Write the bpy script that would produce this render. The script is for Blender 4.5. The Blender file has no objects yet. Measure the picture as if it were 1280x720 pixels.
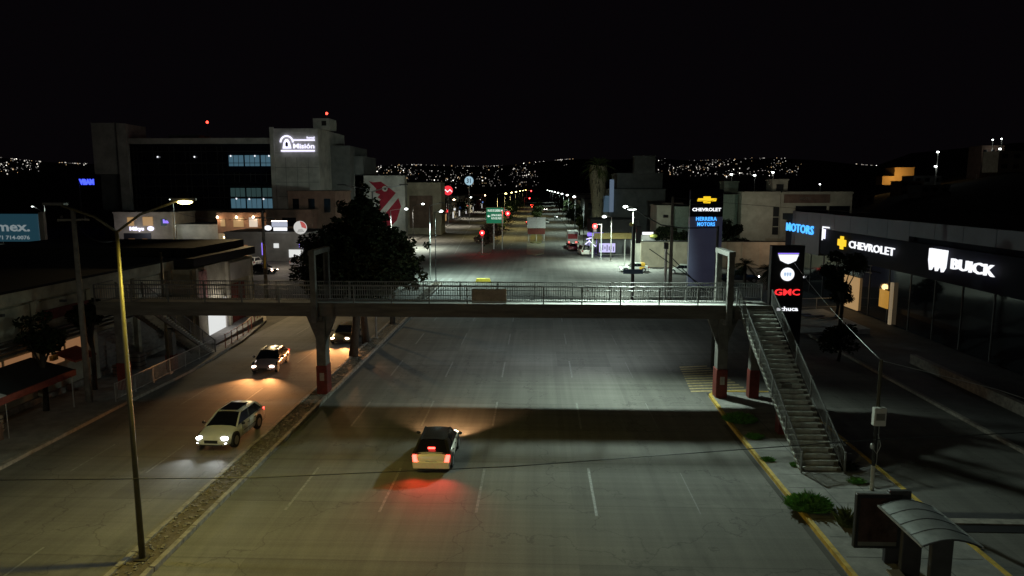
import bpy, bmesh, math, random
from mathutils import Vector, Matrix
R = random.Random(7)
rad = math.radians
PI = math.pi
sc = bpy.context.scene
col = sc.collection

# ------------------------------------------------------------------ camera
cam_d = bpy.data.cameras.new('camera'); cam = bpy.data.objects.new('camera', cam_d); col.objects.link(cam)
cam_d.sensor_width = 36; cam_d.lens = 24.75
cam_d.clip_start = 0.1; cam_d.clip_end = 12000
cam.location = (0, 0, 13)
cam.rotation_euler = (rad(90 - 8.085), 0, rad(2.126))
sc.camera = cam
# ------------------------------------------------------------------ world (night sky with a little city glow)
w = bpy.data.worlds.new('World'); sc.world = w; w.use_nodes = True
wn = w.node_tree.nodes; wb = wn['Background']
wb.inputs[0].default_value = (0.75, 0.55, 0.8, 1); wb.inputs[1].default_value = 0.0022
sc.view_settings.view_transform = 'Standard'; sc.view_settings.look = 'None'
sc.view_settings.exposure = 0.0; sc.view_settings.gamma = 1.0
sc.cycles.use_denoising = True
sc.cycles.max_bounces = 5
sc.cycles.sample_clamp_indirect = 4

# ------------------------------------------------------------------ lamps
WHITE = (0.78, 1.0, 0.86); SODIUM = (1.0, 0.82, 0.12); WARM = (1.0, 0.42, 0.14); NEUT = (1.0, .93, .8)
def point(loc, power, color, r=.15, parent=None):
    d = bpy.data.lights.new('lamp_light', 'POINT'); d.energy = power; d.color = color; d.shadow_soft_size = r
    o = bpy.data.objects.new('lamp_light', d); col.objects.link(o); o.location = loc; o.parent = parent
    return o
def spot(loc, target, power, color, ang, blend=.5, r=.08, parent=None):
    d = bpy.data.lights.new('lamp_beam', 'SPOT'); d.energy = power; d.color = color
    d.spot_size = rad(ang); d.spot_blend = blend; d.shadow_soft_size = r
    o = bpy.data.objects.new('lamp_beam', d); col.objects.link(o); o.location = loc
    o.rotation_euler = (Vector(target) - Vector(loc)).to_track_quat('-Z', 'Y').to_euler(); o.parent = parent
    return o

# ------------------------------------------------------------------ materials
MATS = {}
def mat(name, c, rough=.8, metal=0., amt=.25, scale=3., emit=None, es=0., bump=0., stretch=(1, 1, 1), detail=5., spec=.5, mix2=None):
    if name in MATS: return MATS[name]
    m = bpy.data.materials.new(name); m.use_nodes = True; n = m.node_tree.nodes; l = m.node_tree.links
    b = n['Principled BSDF']; b.inputs['Roughness'].default_value = rough; b.inputs['Metallic'].default_value = metal
    b.inputs['Specular IOR Level'].default_value = spec
    c4 = (*c, 1)
    if amt > 0:
        g = n.new('ShaderNodeNewGeometry'); mp = n.new('ShaderNodeMapping'); mp.inputs['Scale'].default_value = stretch
        l.new(g.outputs['Position'], mp.inputs['Vector'])
        t = n.new('ShaderNodeTexNoise'); t.inputs['Scale'].default_value = scale; t.inputs['Detail'].default_value = detail
        t.inputs['Roughness'].default_value = .62
        l.new(mp.outputs[0], t.inputs['Vector'])
        r = n.new('ShaderNodeValToRGB'); e = r.color_ramp.elements
        e[0].position = .3; e[1].position = .7
        e[0].color = (*[v * (1 - amt) for v in c], 1)
        e[1].color = (*[min(1, v * (1 + amt)) for v in (mix2 or c)], 1)
        l.new(t.outputs['Fac'], r.inputs[0]); l.new(r.outputs[0], b.inputs['Base Color'])
        if bump:
            bp = n.new('ShaderNodeBump'); bp.inputs['Strength'].default_value = bump; bp.inputs['Distance'].default_value = .03
            t2 = n.new('ShaderNodeTexNoise'); t2.inputs['Scale'].default_value = scale * 8; l.new(g.outputs['Position'], t2.inputs['Vector'])
            l.new(t2.outputs['Fac'], bp.inputs['Height']); l.new(bp.outputs[0], b.inputs['Normal'])
    else: b.inputs['Base Color'].default_value = c4
    if emit:
        b.inputs['Emission Color'].default_value = (*emit, 1); b.inputs['Emission Strength'].default_value = es
    MATS[name] = m; return m

def road_mat():
    m = bpy.data.materials.new('road_concrete'); m.use_nodes = True; n = m.node_tree.nodes; l = m.node_tree.links
    b = n['Principled BSDF']; g = n.new('ShaderNodeNewGeometry')
    def noise(sx, sy, sc_, det=5):
        mp = n.new('ShaderNodeMapping'); mp.inputs['Scale'].default_value = (sx, sy, 1); l.new(g.outputs['Position'], mp.inputs['Vector'])
        t = n.new('ShaderNodeTexNoise'); t.inputs['Scale'].default_value = sc_; t.inputs['Detail'].default_value = det; t.inputs['Roughness'].default_value = .65
        l.new(mp.outputs[0], t.inputs['Vector']); return t.outputs['Fac']
    def ramp(v, a, b_, lo, hi):
        r = n.new('ShaderNodeMapRange'); l.new(v, r.inputs[0]); r.inputs[1].default_value = a; r.inputs[2].default_value = b_
        r.inputs[3].default_value = lo; r.inputs[4].default_value = hi; return r.outputs[0]
    def mul(a, b_):
        k = n.new('ShaderNodeMath'); k.operation = 'MULTIPLY'; l.new(a, k.inputs[0]); l.new(b_, k.inputs[1]); return k.outputs[0]
    big = ramp(noise(1, 1, .12, 3), .3, .7, .82, 1.12)
    wheel = ramp(noise(1.1, .018, 1.0, 3), .35, .65, .84, 1.1)       # tyre-polished tracks along the avenue
    cross = ramp(noise(.03, 2.2, 1.0, 3), .35, .65, .9, 1.08)        # broom marks across it
    fine = ramp(noise(1, 1, 14, 4), .3, .7, .9, 1.1)
    # slab joints: dark hairlines every 4.6 m across
    sx = n.new('ShaderNodeSeparateXYZ'); l.new(g.outputs['Position'], sx.inputs[0])
    md = n.new('ShaderNodeMath'); md.operation = 'PINGPONG'; l.new(sx.outputs['Y'], md.inputs[0]); md.inputs[1].default_value = 2.3
    jt = ramp(md.outputs[0], .02, .05, .8, 1.0)
    stain = ramp(noise(1, .35, .55, 6), .60, .72, 1.0, .72)
    # slabs poured one by one: each has its own tone; lengthwise joints; wandering cracks
    def m2(op, a, b_=None, k=0):
        q = n.new('ShaderNodeMath'); q.operation = op; l.new(a, q.inputs[0])
        if b_ is not None: l.new(b_, q.inputs[1])
        else: q.inputs[1].default_value = k
        return q.outputs[0]
    fx = m2('FLOOR', m2('DIVIDE', m2('ADD', sx.outputs['X'], k=2.45), k=3.93)); fy = m2('FLOOR', m2('DIVIDE', sx.outputs['Y'], k=4.6))
    cb = n.new('ShaderNodeCombineXYZ'); l.new(fx, cb.inputs[0]); l.new(fy, cb.inputs[1])
    wn_ = n.new('ShaderNodeTexWhiteNoise'); l.new(cb.outputs[0], wn_.inputs['Vector'])
    slabtone = ramp(wn_.outputs['Value'], 0, 1, .86, 1.12)
    vor = n.new('ShaderNodeTexVoronoi'); vor.feature = 'DISTANCE_TO_EDGE'; vor.inputs['Scale'].default_value = .16
    wob = n.new('ShaderNodeTexNoise'); wob.inputs['Scale'].default_value = .7; wob.inputs['Detail'].default_value = 6; l.new(g.outputs['Position'], wob.inputs['Vector'])
    va = n.new('ShaderNodeVectorMath'); va.operation = 'MULTIPLY_ADD'; l.new(wob.outputs['Color'], va.inputs[0]); va.inputs[1].default_value = (3,3,3); l.new(g.outputs['Position'], va.inputs[2])
    l.new(va.outputs[0], vor.inputs['Vector']); crack = ramp(vor.outputs['Distance'], .002, .008, .72, 1.0)
    v = mul(mul(mul(mul(big, wheel), mul(cross, fine)), mul(jt, stain)), mul(slabtone, crack))
    mx = n.new('ShaderNodeVectorMath'); mx.operation = 'SCALE'; mx.inputs[0].default_value = (.135, .13, .118); l.new(v, mx.inputs['Scale'])
    l.new(mx.outputs[0], b.inputs['Base Color'])
    b.inputs['Roughness'].default_value = .82; b.inputs['Specular IOR Level'].default_value = .22
    bp = n.new('ShaderNodeBump'); bp.inputs['Strength'].default_value = .35; bp.inputs['Distance'].default_value = .02
    l.new(noise(1, 1, 22, 3), bp.inputs['Height']); l.new(bp.outputs[0], b.inputs['Normal'])
    return m
M_road = road_mat()
M_ground = mat('dark_ground', (.05, .048, .042), .95, amt=.5, scale=.4, bump=.4)
M_hill = mat('hillside', (.012, .012, .01), 1, amt=.4, scale=.01)
M_walk = mat('pavement_concrete', (.19, .185, .17), .9, amt=.3, scale=1.4, bump=.4)
M_kerb = mat('kerb_concrete', (.22, .20, .17), .9, amt=.4, scale=4, bump=.3)
M_yel = mat('yellow_kerb_paint', (.48, .32, .045), .7, amt=.4, scale=3, detail=8, bump=.2)
M_dirt = mat('median_dirt', (.10, .08, .055), 1, amt=.45, scale=5, bump=.6)
M_stone = mat('pale_rubble', (.16, .14, .11), .9, amt=.4, scale=6)
M_line = mat('worn_white_paint', (.155, .155, .145), .7, amt=.5, scale=5, detail=8)
M_liney = mat('worn_yellow_paint', (.42, .32, .15), .7, amt=.45, scale=5, detail=8)
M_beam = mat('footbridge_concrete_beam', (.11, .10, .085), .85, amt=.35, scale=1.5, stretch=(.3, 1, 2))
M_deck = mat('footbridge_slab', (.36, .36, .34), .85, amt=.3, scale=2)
M_steel = mat('painted_railing_steel', (.15, .15, .145), .5, metal=.3, amt=.3, scale=4)
M_col = mat('column_concrete', (.115, .11, .10), .85, amt=.35, scale=2, bump=.2)
M_red = mat('red_column_paint', (.12, .014, .008), .7, amt=.4, scale=2)
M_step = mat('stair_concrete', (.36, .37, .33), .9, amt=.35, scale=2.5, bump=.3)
M_black = mat('black_paint', (.012, .012, .013), .5, amt=.2)
M_dark = mat('dark_grey_paint', (.04, .04, .042), .6, amt=.25)
M_galv = mat('galvanised_steel', (.42, .43, .42), .45, metal=.6, amt=.2, scale=5)
M_pole_con = mat('concrete_pole', (.17, .16, .14), .9, amt=.3, scale=3)
M_polepaint = mat('yellowed_pole_paint', (.05, .042, .02), .5, amt=.3, scale=2)
M_glass = mat('dark_window_glass', (.008, .009, .012), .08, amt=0, spec=.8)
M_tyre = mat('tyre_rubber', (.012, .012, .012), .8, amt=0)
M_rim = mat('alloy_rim', (.45, .46, .48), .3, metal=.8, amt=0)
M_trim = mat('black_plastic_trim', (.015, .015, .015), .5, amt=0)
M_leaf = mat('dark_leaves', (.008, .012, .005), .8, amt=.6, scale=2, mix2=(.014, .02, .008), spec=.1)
M_leaf2 = mat('grass_green_leaves', (.06, .17, .03), .7, amt=.6, scale=5, mix2=(.1, .26, .05))
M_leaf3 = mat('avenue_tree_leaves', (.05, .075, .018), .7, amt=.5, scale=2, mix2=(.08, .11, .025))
M_leafb = mat('dry_brown_leaves', (.07, .035, .02), .8, amt=.5, scale=3)
M_bark = mat('bark', (.035, .028, .02), 1, amt=.4, scale=6, bump=.5)
M_cream = mat('cream_render', (.42, .39, .31), .9, amt=.2, scale=.6)
M_white = mat('white_render', (.50, .49, .45), .9, amt=.32, scale=.35, detail=8)
M_beige = mat('beige_render', (.36, .31, .23), .9, amt=.25, scale=.5)
M_greyr = mat('grey_render', (.16, .165, .16), .9, amt=.25, scale=.5)
M_olive = mat('olive_render', (.34, .32, .24), .9, amt=.35, scale=.8)
M_brown = mat('brown_render', (.16, .10, .075), .9, amt=.3, scale=.6)
M_roof = mat('tar_roof', (.006, .006, .0065), .95, amt=.3, scale=1)
M_shut = mat('metal_shutter', (.18, .17, .15), .6, metal=.3, amt=.25, scale=3)
M_redaw = mat('red_awning_cloth', (.16, .025, .014), .8, amt=.3, scale=4)
M_blueg = mat('blue_grey_cladding', (.075, .08, .10), .5, metal=.2, amt=.15, scale=.6)
M_navy = mat('navy_cladding', (.006, .007, .016), .7, amt=.15, scale=.8, spec=.12)
M_pyl = mat('pylon_panel_blue_grey', (.12, .13, .22), .45, amt=.12, scale=.6, emit=(.5,.55,1), es=.018)  # weak even glow stands in for light falling on the panel
def emis(name, c, s, base=(.02, .02, .02)): return mat(name, base, .5, amt=0, emit=c, es=s)
E_lamp = emis('lit_white_lamp', (.92, 1, .95), 9)
E_lampy = emis('lit_sodium_lamp', (1, .80, .25), 14)
E_lampw = emis('lit_warm_lamp', (1, .75, .45), 16)
E_white = emis('white_lit_letters', (.93, .95, 1), 1.15)
E_whiteb = emis('violet_white_lit_letters', (.80, .78, 1), 1.5)
E_blue = emis('blue_led_letters', (.06, .38, 1), 1.7)
E_bluev = emis('deep_blue_neon', (.05, .08, 1), 2.2)
E_gold = emis('gold_lit_emblem', (1, .62, .02), 1.1)
E_redl = emis('red_lit_letters', (1, .03, .035), 1.3)
E_sig = emis('red_signal_core', (1, .16, .14), 16); E_sigo = emis('red_signal_lens', (1, .012, .015), 5)
E_tail = emis('lit_tail_lamp', (1, .055, .04), 9)
E_taild = emis('dim_tail_lamp', (1, .03, .02), 1.2)
E_head = emis('lit_headlamp_white', (.95, .98, 1), 24)
E_headw = emis('lit_headlamp_warm', (1, .72, .55), 14)
E_cool = emis('cool_lit_room', (.16, .34, .46), .32)
E_cool2 = emis('cool_dim_room', (.10, .2, .2), .2)
E_warm = emis('warm_lit_room', (.8, .48, .2), .45)
E_warmd = emis('dim_warm_shop_window', (.62, .30, .13), .34)
E_shopw = emis('white_lit_shop', (.9, .92, .9), .8)
E_purp = emis('purple_lit_sign', (.3, .2, 1), 1.2)
E_red0 = emis('red_beacon', (1, .05, .03), 6)
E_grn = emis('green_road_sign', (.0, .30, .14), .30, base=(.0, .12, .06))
E_mexb = emis('dim_blue_billboard', (.02, .07, .10), .5, base=(.02, .06, .1))
E_mexw = emis('dim_white_print', (.35, .42, .44), .5, base=(.3, .3, .3))

# ------------------------------------------------------------------ mesh helpers
class MB:
    def __init__(s): s.v = []; s.f = []
    def add(s, vs, fs):
        k = len(s.v); s.v += [tuple(v) for v in vs]; s.f += [tuple(i + k for i in f) for f in fs]; return s
    def box(s, x0, x1, y0, y1, z0, z1):
        return s.add([(x0,y0,z0),(x1,y0,z0),(x1,y1,z0),(x0,y1,z0),(x0,y0,z1),(x1,y0,z1),(x1,y1,z1),(x0,y1,z1)],
                     [(3,2,1,0),(4,5,6,7),(0,1,5,4),(1,2,6,5),(2,3,7,6),(3,0,4,7)])
    def cbox(s, c, d, rz=0, rx=0):
        M = Matrix.Translation(c) @ Matrix.Rotation(rz, 4, 'Z') @ Matrix.Rotation(rx, 4, 'X')
        x, y, z = d[0]/2, d[1]/2, d[2]/2
        vs = [M @ Vector(p) for p in [(-x,-y,-z),(x,-y,-z),(x,y,-z),(-x,y,-z),(-x,-y,z),(x,-y,z),(x,y,z),(-x,y,z)]]
        return s.add(vs, [(3,2,1,0),(4,5,6,7),(0,1,5,4),(1,2,6,5),(2,3,7,6),(3,0,4,7)])
    def bar(s, a, b, wd, h=None):
        a, b = Vector(a), Vector(b); d = b - a; q = d.to_track_quat('Y', 'Z').to_matrix().to_4x4()
        M = Matrix.Translation((a + b) / 2) @ q; x, y, z = wd/2, d.length/2, (h or wd)/2
        vs = [M @ Vector(p) for p in [(-x,-y,-z),(x,-y,-z),(x,y,-z),(-x,y,-z),(-x,-y,z),(x,-y,z),(x,y,z),(-x,y,z)]]
        return s.add(vs, [(3,2,1,0),(4,5,6,7),(0,1,5,4),(1,2,6,5),(2,3,7,6),(3,0,4,7)])
    def tube(s, pts, rs, n=8):
        pts = [Vector(p) for p in pts]
        if not hasattr(rs, '__len__'): rs = [rs] * len(pts)
        vs = []; fs = []
        for i, p in enumerate(pts):
            d = (pts[min(i+1, len(pts)-1)] - pts[max(i-1, 0)]).normalized()
            q = d.to_track_quat('Z', 'Y')
            for k in range(n):
                a = 2*PI*k/n; vs.append(p + q @ Vector((math.cos(a)*rs[i], math.sin(a)*rs[i], 0)))
        for i in range(len(pts)-1):
            for k in range(n):
                fs.append((i*n+k, i*n+(k+1)%n, (i+1)*n+(k+1)%n, (i+1)*n+k))
        fs.append(tuple(range(n-1, -1, -1))); fs.append(tuple((len(pts)-1)*n + k for k in range(n)))
        return s.add(vs, fs)
    def prism(s, poly, plane, a, b):
        # extrude a 2-D outline; plane 'xz' (extrudes along y), 'yz' (along x), 'xy' (along z)
        f = {'xz': lambda p, t: (p[0], t, p[1]), 'yz': lambda p, t: (t, p[0], p[1]), 'xy': lambda p, t: (p[0], p[1], t)}[plane]
        n = len(poly); vs = [f(p, a) for p in poly] + [f(p, b) for p in poly]
        return s.add(vs, [tuple(range(n))[::-1], tuple(range(n, 2*n))] + [(i, (i+1) % n, n+(i+1) % n, n+i) for i in range(n)])
    def ball(s, c, r, sz=1, sx=1, sy=1, n=8, m=6):
        vs = [(c[0], c[1], c[2]-r*sz)]; fs = []
        for j in range(1, m):
            t = PI*j/m - PI/2
            for k in range(n):
                a = 2*PI*k/n; vs.append((c[0]+math.cos(a)*math.cos(t)*r*sx, c[1]+math.sin(a)*math.cos(t)*r*sy, c[2]+math.sin(t)*r*sz))
        vs.append((c[0], c[1], c[2]+r*sz)); L = len(vs)-1
        for k in range(n): fs.append((0, 1+(k+1)%n, 1+k)); fs.append((L, L-n+k, L-n+(k+1)%n))
        for j in range(m-2):
            for k in range(n): a = 1+j*n; fs.append((a+k, a+(k+1)%n, a+n+(k+1)%n, a+n+k))
        return s.add(vs, fs)
    def mesh(s, name, m, smooth=False, fix=True, bevel=0):
        me = bpy.data.meshes.new(name); me.from_pydata(s.v, [], s.f)
        if fix or bevel:
            bm = bmesh.new(); bm.from_mesh(me); bmesh.ops.recalc_face_normals(bm, faces=bm.faces)
            if bevel: bmesh.ops.bevel(bm, geom=list(bm.edges), offset=bevel, segments=1, affect='EDGES')
            bm.to_mesh(me); bm.free()
        me.materials.append(m)
        if smooth:
            for p in me.polygons: p.use_smooth = True
        me.update(); return me
    def build(s, name, m, parent=None, smooth=False, fix=True, bevel=0, kind=None):
        o = bpy.data.objects.new(name, s.mesh(name, m, smooth, fix, bevel)); col.objects.link(o); o.parent = parent
        if kind: o['kind'] = kind
        return o
def inst(name, me, parent=None, loc=(0,0,0), rot=(0,0,0), scale=(1,1,1)):
    o = bpy.data.objects.new(name, me); col.objects.link(o); o.parent = parent; o.location = loc; o.rotation_euler = rot; o.scale = scale; return o
def thing(name, label, cat, loc=(0,0,0), rz=0, group=None):
    o = bpy.data.objects.new(name, None); col.objects.link(o); o.location = loc; o.rotation_euler = (0, 0, rz)
    o['label'] = label; o['category'] = cat
    if group: o['group'] = group
    return o
def tag(o, label, cat, group=None):
    o['label'] = label; o['category'] = cat
    if group: o['group'] = group
    return o
def box(name, m, x0, x1, y0, y1, z0, z1, parent=None, bevel=0): return MB().box(x0,x1,y0,y1,z0,z1).build(name, m, parent, bevel=bevel)
def struct(o): o['kind'] = 'structure'; return o
def text(name, s, m, h, loc, rot=(PI/2, 0, 0), parent=None, ext=.04, width=None, bold=0., center=True, shear=0., spacing=1.):
    """lettering: cap height h, optional total width; rot stands it up"""
    cu = bpy.data.curves.new(name, 'FONT'); cu.body = s; cu.extrude = ext; cu.offset = bold; cu.resolution_u = 2; cu.shear = shear
    cu.space_character = spacing
    if center: cu.align_x = 'CENTER'
    cu.size = 1.0
    t = bpy.data.objects.new(name, cu); col.objects.link(t); bpy.context.view_layer.update()
    dg = bpy.context.evaluated_depsgraph_get(); me = bpy.data.meshes.new_from_object(t.evaluated_get(dg)); bpy.data.objects.remove(t)
    xs = [v.co.x for v in me.vertices]; W = (max(xs) - min(xs)) or 1
    sy = h / .73; sx = (width / W) if width else sy
    for v in me.vertices: v.co.x *= sx; v.co.y *= sy
    me.materials.clear(); me.materials.append(m); me.name = name
    o = bpy.data.objects.new(name, me); col.objects.link(o); o.location = loc; o.rotation_euler = rot; o.parent = parent; return o
def disc_poly(cx, cz, r, n=24): return [(cx+math.cos(2*PI*i/n)*r, cz+math.sin(2*PI*i/n)*r) for i in range(n)]

# ================================================================== SETTING
def hill_h(x, y):
    r = math.hypot(x, y); th = math.degrees(math.atan2(x, y))     # 0 = straight ahead, + right
    t = max(0, min(1, (r - 900) / 2600)); t = t*t*(3-2*t)
    hm = 135 + 25*math.sin(th*.13+1) + 14*math.sin(th*.41)
    h = t * hm * (.85 if th < 8 else 1)
    if th > 20 and r > 150:                                           # near hill on the right
        u = max(0, min(1, (th - 19) / 8)); h = max(h, u * ((12 + 9*max(0, min(1, (th-28)/4))) * max(0, min(1, (r - 150) / 200)) + 50 * max(0, min(1, (r - 440) / 650))))
    return h
def terrain():
    vs = []; fs = []; rs = [0.1, 60, 110, 150, 190, 230, 270, 320, 380, 450, 600, 800, 1000, 1300, 1700, 2200, 2700, 3200, 3700, 4500, 7000, 9500]; n = 120
    for r in rs:
        for k in range(n):
            a = 2*PI*k/n; x, y = r*math.sin(a), r*math.cos(a); vs.append((x, y, -.06 + (hill_h(x, y) if y > 0 else 0)))
    for i in range(len(rs)-1):
        for k in range(n): fs.append((i*n+k, i*n+(k+1)%n, (i+1)*n+(k+1)%n, (i+1)*n+k))
    return MB().add(vs, fs).build('ground', M_ground, smooth=True)
g = struct(terrain()); g.data.materials.append(M_hill)
for p in g.data.polygons:
    if p.center.length > 140 or (p.center.x > 45 and p.center.y > 10): p.material_index = 1

def sheet(name, m, polys, z):
    b = MB()
    for P in polys: b.add([(x, y, z) for x, y in P], [tuple(range(len(P)))])
    return struct(b.build(name, m))
def rect(x0, x1, y0, y1): return [(x0,y0),(x1,y0),(x1,y1),(x0,y1)]
sheet('avenue', M_road, [rect(-25.4, 10.8, -45, 97), rect(10.8, 15.9, 44.1, 97), rect(-95, 90, 97, 138), rect(-31, 9.5, 138, 1500)], 0)
sheet('service_road', M_road, [rect(15.9, 24, -45, 97)], 0)
sheet('parking_ground', mat('worn_asphalt', (.07, .068, .06), .85, amt=.35, scale=.7, bump=.3), [rect(-95, -25.4, 72, 97), rect(24.2, 90, 97-.01-25, 97)], -.01)

def slab(name, m, poly, z1, z0=-.05, bev=0):
    return struct(MB().prism(poly, 'xy', z0, z1).build(name, m))
# left pavement with its kerb curving away towards the market's far end
slab('left_pavement', M_walk, [(-30,-45),(-25.5,-45),(-25.2,40),(-24.9,48),(-25.4,58),(-26.9,67),(-29,72),(-33,74),(-60,74),(-60,69),(-30,69)], .15)
kb = MB(); P = [(-25.35,-45),(-25.05,40),(-24.75,48),(-25.25,58),(-26.75,67),(-28.85,72.1),(-33,74.2),(-60,74.2)]
for a, b in zip(P, P[1:]): kb.bar((a[0], a[1], .085), (b[0], b[1], .085), .3, .19)
struct(kb.build('left_kerb', M_kerb))
# the near median: two kerbs with dirt and broken stones between
slab('median', M_dirt, [(-14.2,-45),(-13.25,-45),(-13.3,96),(-13.9,97),(-14.3,96)], .12)
mk = MB(); y = -45
while y < 95:
    L = 1.0
    for xx in (-14.35, -13.15):
        mk.cbox((xx + R.uniform(-.015,.015), y + L/2, .09 + R.uniform(-.012,.012)), (.2, L-.03, .19), R.uniform(-.01,.01))
    y += L
struct(mk.build('median_kerb', M_kerb))
rub = MB()
for i in range(1900):
    yy = R.uniform(14, 95); xx = -14.2+.85*R.random()**1.5; r_ = R.uniform(.02, .08)
    rub.cbox((xx, yy, .12 + r_*.2), (r_*R.uniform(1,2), r_*R.uniform(1,2), r_*.8), R.uniform(0,3), R.uniform(-.3,.3))
o = rub.build('rubble', M_stone); o['kind'] = 'stuff'; tag(o, 'broken pale stones scattered along the narrow median strip', 'rubble')
# right pavement between avenue and service road
slab('right_pavement', M_walk, [(10.75,-45),(15.7,-45),(15.7,43.4),(15.2,43.9),(11.4,43.9),(10.95,43.2),(10.75,38)], .15)
yk = MB(); P = [(10.66,-45),(10.66,38),(10.86,43.3),(11.35,44.0),(15.25,44.0),(15.8,43.45),(15.8,-45)]
for i, (a, b) in enumerate(zip(P, P[1:])): yk.bar((a[0], a[1], .085), (b[0], b[1], .085), .17, .2)
struct(yk.build('yellow_kerb', M_yel)); struct(box('gutter_strip', M_ground, 10.30, 10.53, -45, 38, .003, .006))
jn = MB()
for k in range(30): jn.box(10.9, 15.6, 12+k*1.45, 12.03+k*1.45, .1505, .154)
for xx in (12.4, 14.0): jn.box(xx, xx+.03, 5, 50, .1505, .1535)
struct(jn.build('pavement_joints', M_dark))
# far side of the service road
slab('dealer_forecourt', mat('forecourt_concrete', (.075,.075,.072), .8, amt=.3, scale=.8), [(24.2,-45),(60,-45),(60,88),(24.2,88)], .12)
kb = MB(); kb.bar((24.1,-45,.08),(24.1,88,.08),.24,.18); struct(kb.build('far_service_kerb', M_kerb))
# far medians
slab('far_left_median', M_dirt, [(-12,138.5),(-11,137.6),(-9.6,139),(-9,900),(-12.5,900)], .15)
slab('far_centre_median', mat('dry_grass_ground',(.12,.11,.04),1,amt=.4,scale=2), [(-1.9,168),(-.5,166),(.9,168),(1.4,900),(-2.4,900)], .15)
slab('traffic_island', mat('island_paving',(.2,.18,.12),.9,amt=.25,scale=2), [(-2.3,140),(-.6,136.5),(1.2,140),(1.6,165.8),(-2.6,165.8)], .1)
slab('far_left_pavement', M_walk, [(-31,141),(-33,139),(-60,139),(-60,143),(-36,145),(-36,900),(-31,900)], .15)
slab('far_right_pavement', M_walk, [(9.6,141),(12,139),(80,126),(80,120),(81,120),(81,146),(15,146),(14,900),(9.6,900)], .15)
# markings
mk = MB()
def dash(x, y0, y1, wd=.11, x2=None):
    x2 = x if x2 is None else x2; mk.add([(x-wd/2,y0,.004),(x+wd/2,y0,.004),(x2+wd/2,y1,.004),(x2-wd/2,y1,.004)], [(0,1,2,3)])
for x in (-10.25, -6.38, -2.45, 2.4, 6.6):
    for k in range(-3, 9):
        y0 = 26.9 + k*10.3
        if 0 < y0 < 92: dash(x, y0 + R.uniform(-.2,.2), y0 + 4.4 + R.uniform(-.3,.3), .11 if x < 6 else .04)
for x in (-21.6, -18.0):
    for k in range(-2, 8): dash(x, 20+k*10.3, 23.5+k*10.3, .09)
dash(-12.8, 56, 95, .12); dash(-16.6, 139, 300, .15, -27.4)
for x in (-6.2,):
    for k in range(14): dash(x, 141+k*10, 145+k*10, .15)
for k in range(14): dash(5.2, 141+k*10, 145+k*10, .15)
for k in range(9): dash(-21+k*1.05, 98.0, 101.2, .45)
struct(mk.build('lane_markings', M_line, fix=False))
mk = MB()
for k in range(11):
    y0 = 44.3 + k*.62; xl = 9.9 + k*.05; xr = 13.7 - k*.12
    mk.add([(xl,y0,.006),(xr,y0+.45,.006),(xr,y0+.73,.006),(xl,y0+.28,.006)],[(0,1,2,3)])
struct(mk.build('yellow_hatching', M_liney, fix=False))
# drainage trench across the service road
struct(box('drain_trench', M_black, 15.98, 23.9, 25.9, 26.5, .003, .02)); struct(box('drain_lip', M_kerb, 15.98, 23.9, 26.52, 26.95, .003, .06))
struct(box('drain_grate_strip', M_dark, 15.98, 23.9, 27.0, 27.5, .003, .035))

# ================================================================== LAMP POLES
def street_lamp(name, label, base, h, arms, lit, group=None, m=M_galv, head=.55, r=(.11,.06), cone=148, aim=(0,0)):
    """arms: list of (dx, dy, rise, lit material or None, power, colour)"""
    t = thing(name, label, 'street lamp', base, group=group)
    MB().tube([(0,0,0),(0,0,h*.4),(0,0,h)], [r[0], (r[0]+r[1])/2, r[1]], 10).build('pole', m, t, smooth=True)
    MB().cbox((0,0,.03),(.42,.42,.06)).build('base_plate', m, t)
    for dx, dy, rise, em, pw, cl in arms:
        L = math.hypot(dx, dy); ux, uy = (dx/L, dy/L) if L > .01 else (1, 0)
        MB().tube([(0,0,h-.05),(dx*.4,dy*.4,h+rise*.55),(dx,dy,h+rise)], r[1]*.7, 6).build('arm', m, t, smooth=True)
        a = math.atan2(uy, ux)
        hb = MB().cbox((dx+ux*head*.4, dy+uy*head*.4, h+rise+.06), (head*1.3, .26, .1), a).build('lamp_head', M_dark if not em else m, t, bevel=.02)
        if em:
            MB().ball((dx+ux*head*.45, dy+uy*head*.45, h+rise-.03), head*.42, .55 if head>.65 else .3, 1, .8, 10, 6).build('lamp_lens', em, hb, smooth=True)
            if pw:                                   # full cut-off luminaire: light goes down, not sideways
                lx, ly, lz = base[0]+dx+ux*head*.45, base[1]+dy+uy*head*.45, base[2]+h+rise-.35
                spot((lx, ly, lz), (lx+aim[0], ly+aim[1], 0), pw, cl, cone, .75, .12)
    return t
street_lamp('street_lamp', 'tall double-armed median lamp in the near left foreground, right arm lit yellow', (-13.8,22.6,.12), 11.5,
            [(1.9,.3,.95,E_lampy,2900,SODIUM),(-1.9,.2,.8,None,0,0)], 1, m=M_polepaint, head=.6, aim=(1.5,-1), cone=150)
spot((-16.0,22.7,12.0), (-19,26,0), 420, (.85,1,.95), 140, .7, .1)  # beam added below the dark left arm to whiten the left carriageway
street_lamp('street_lamp', 'unlit double-armed lamp rising out of the big dark median tree', (-14.0,59.4,.12), 12.6,
            [(2.4,.3,.5,None,0,0),(-2.4,.2,.5,None,0,0)], 0)
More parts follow.
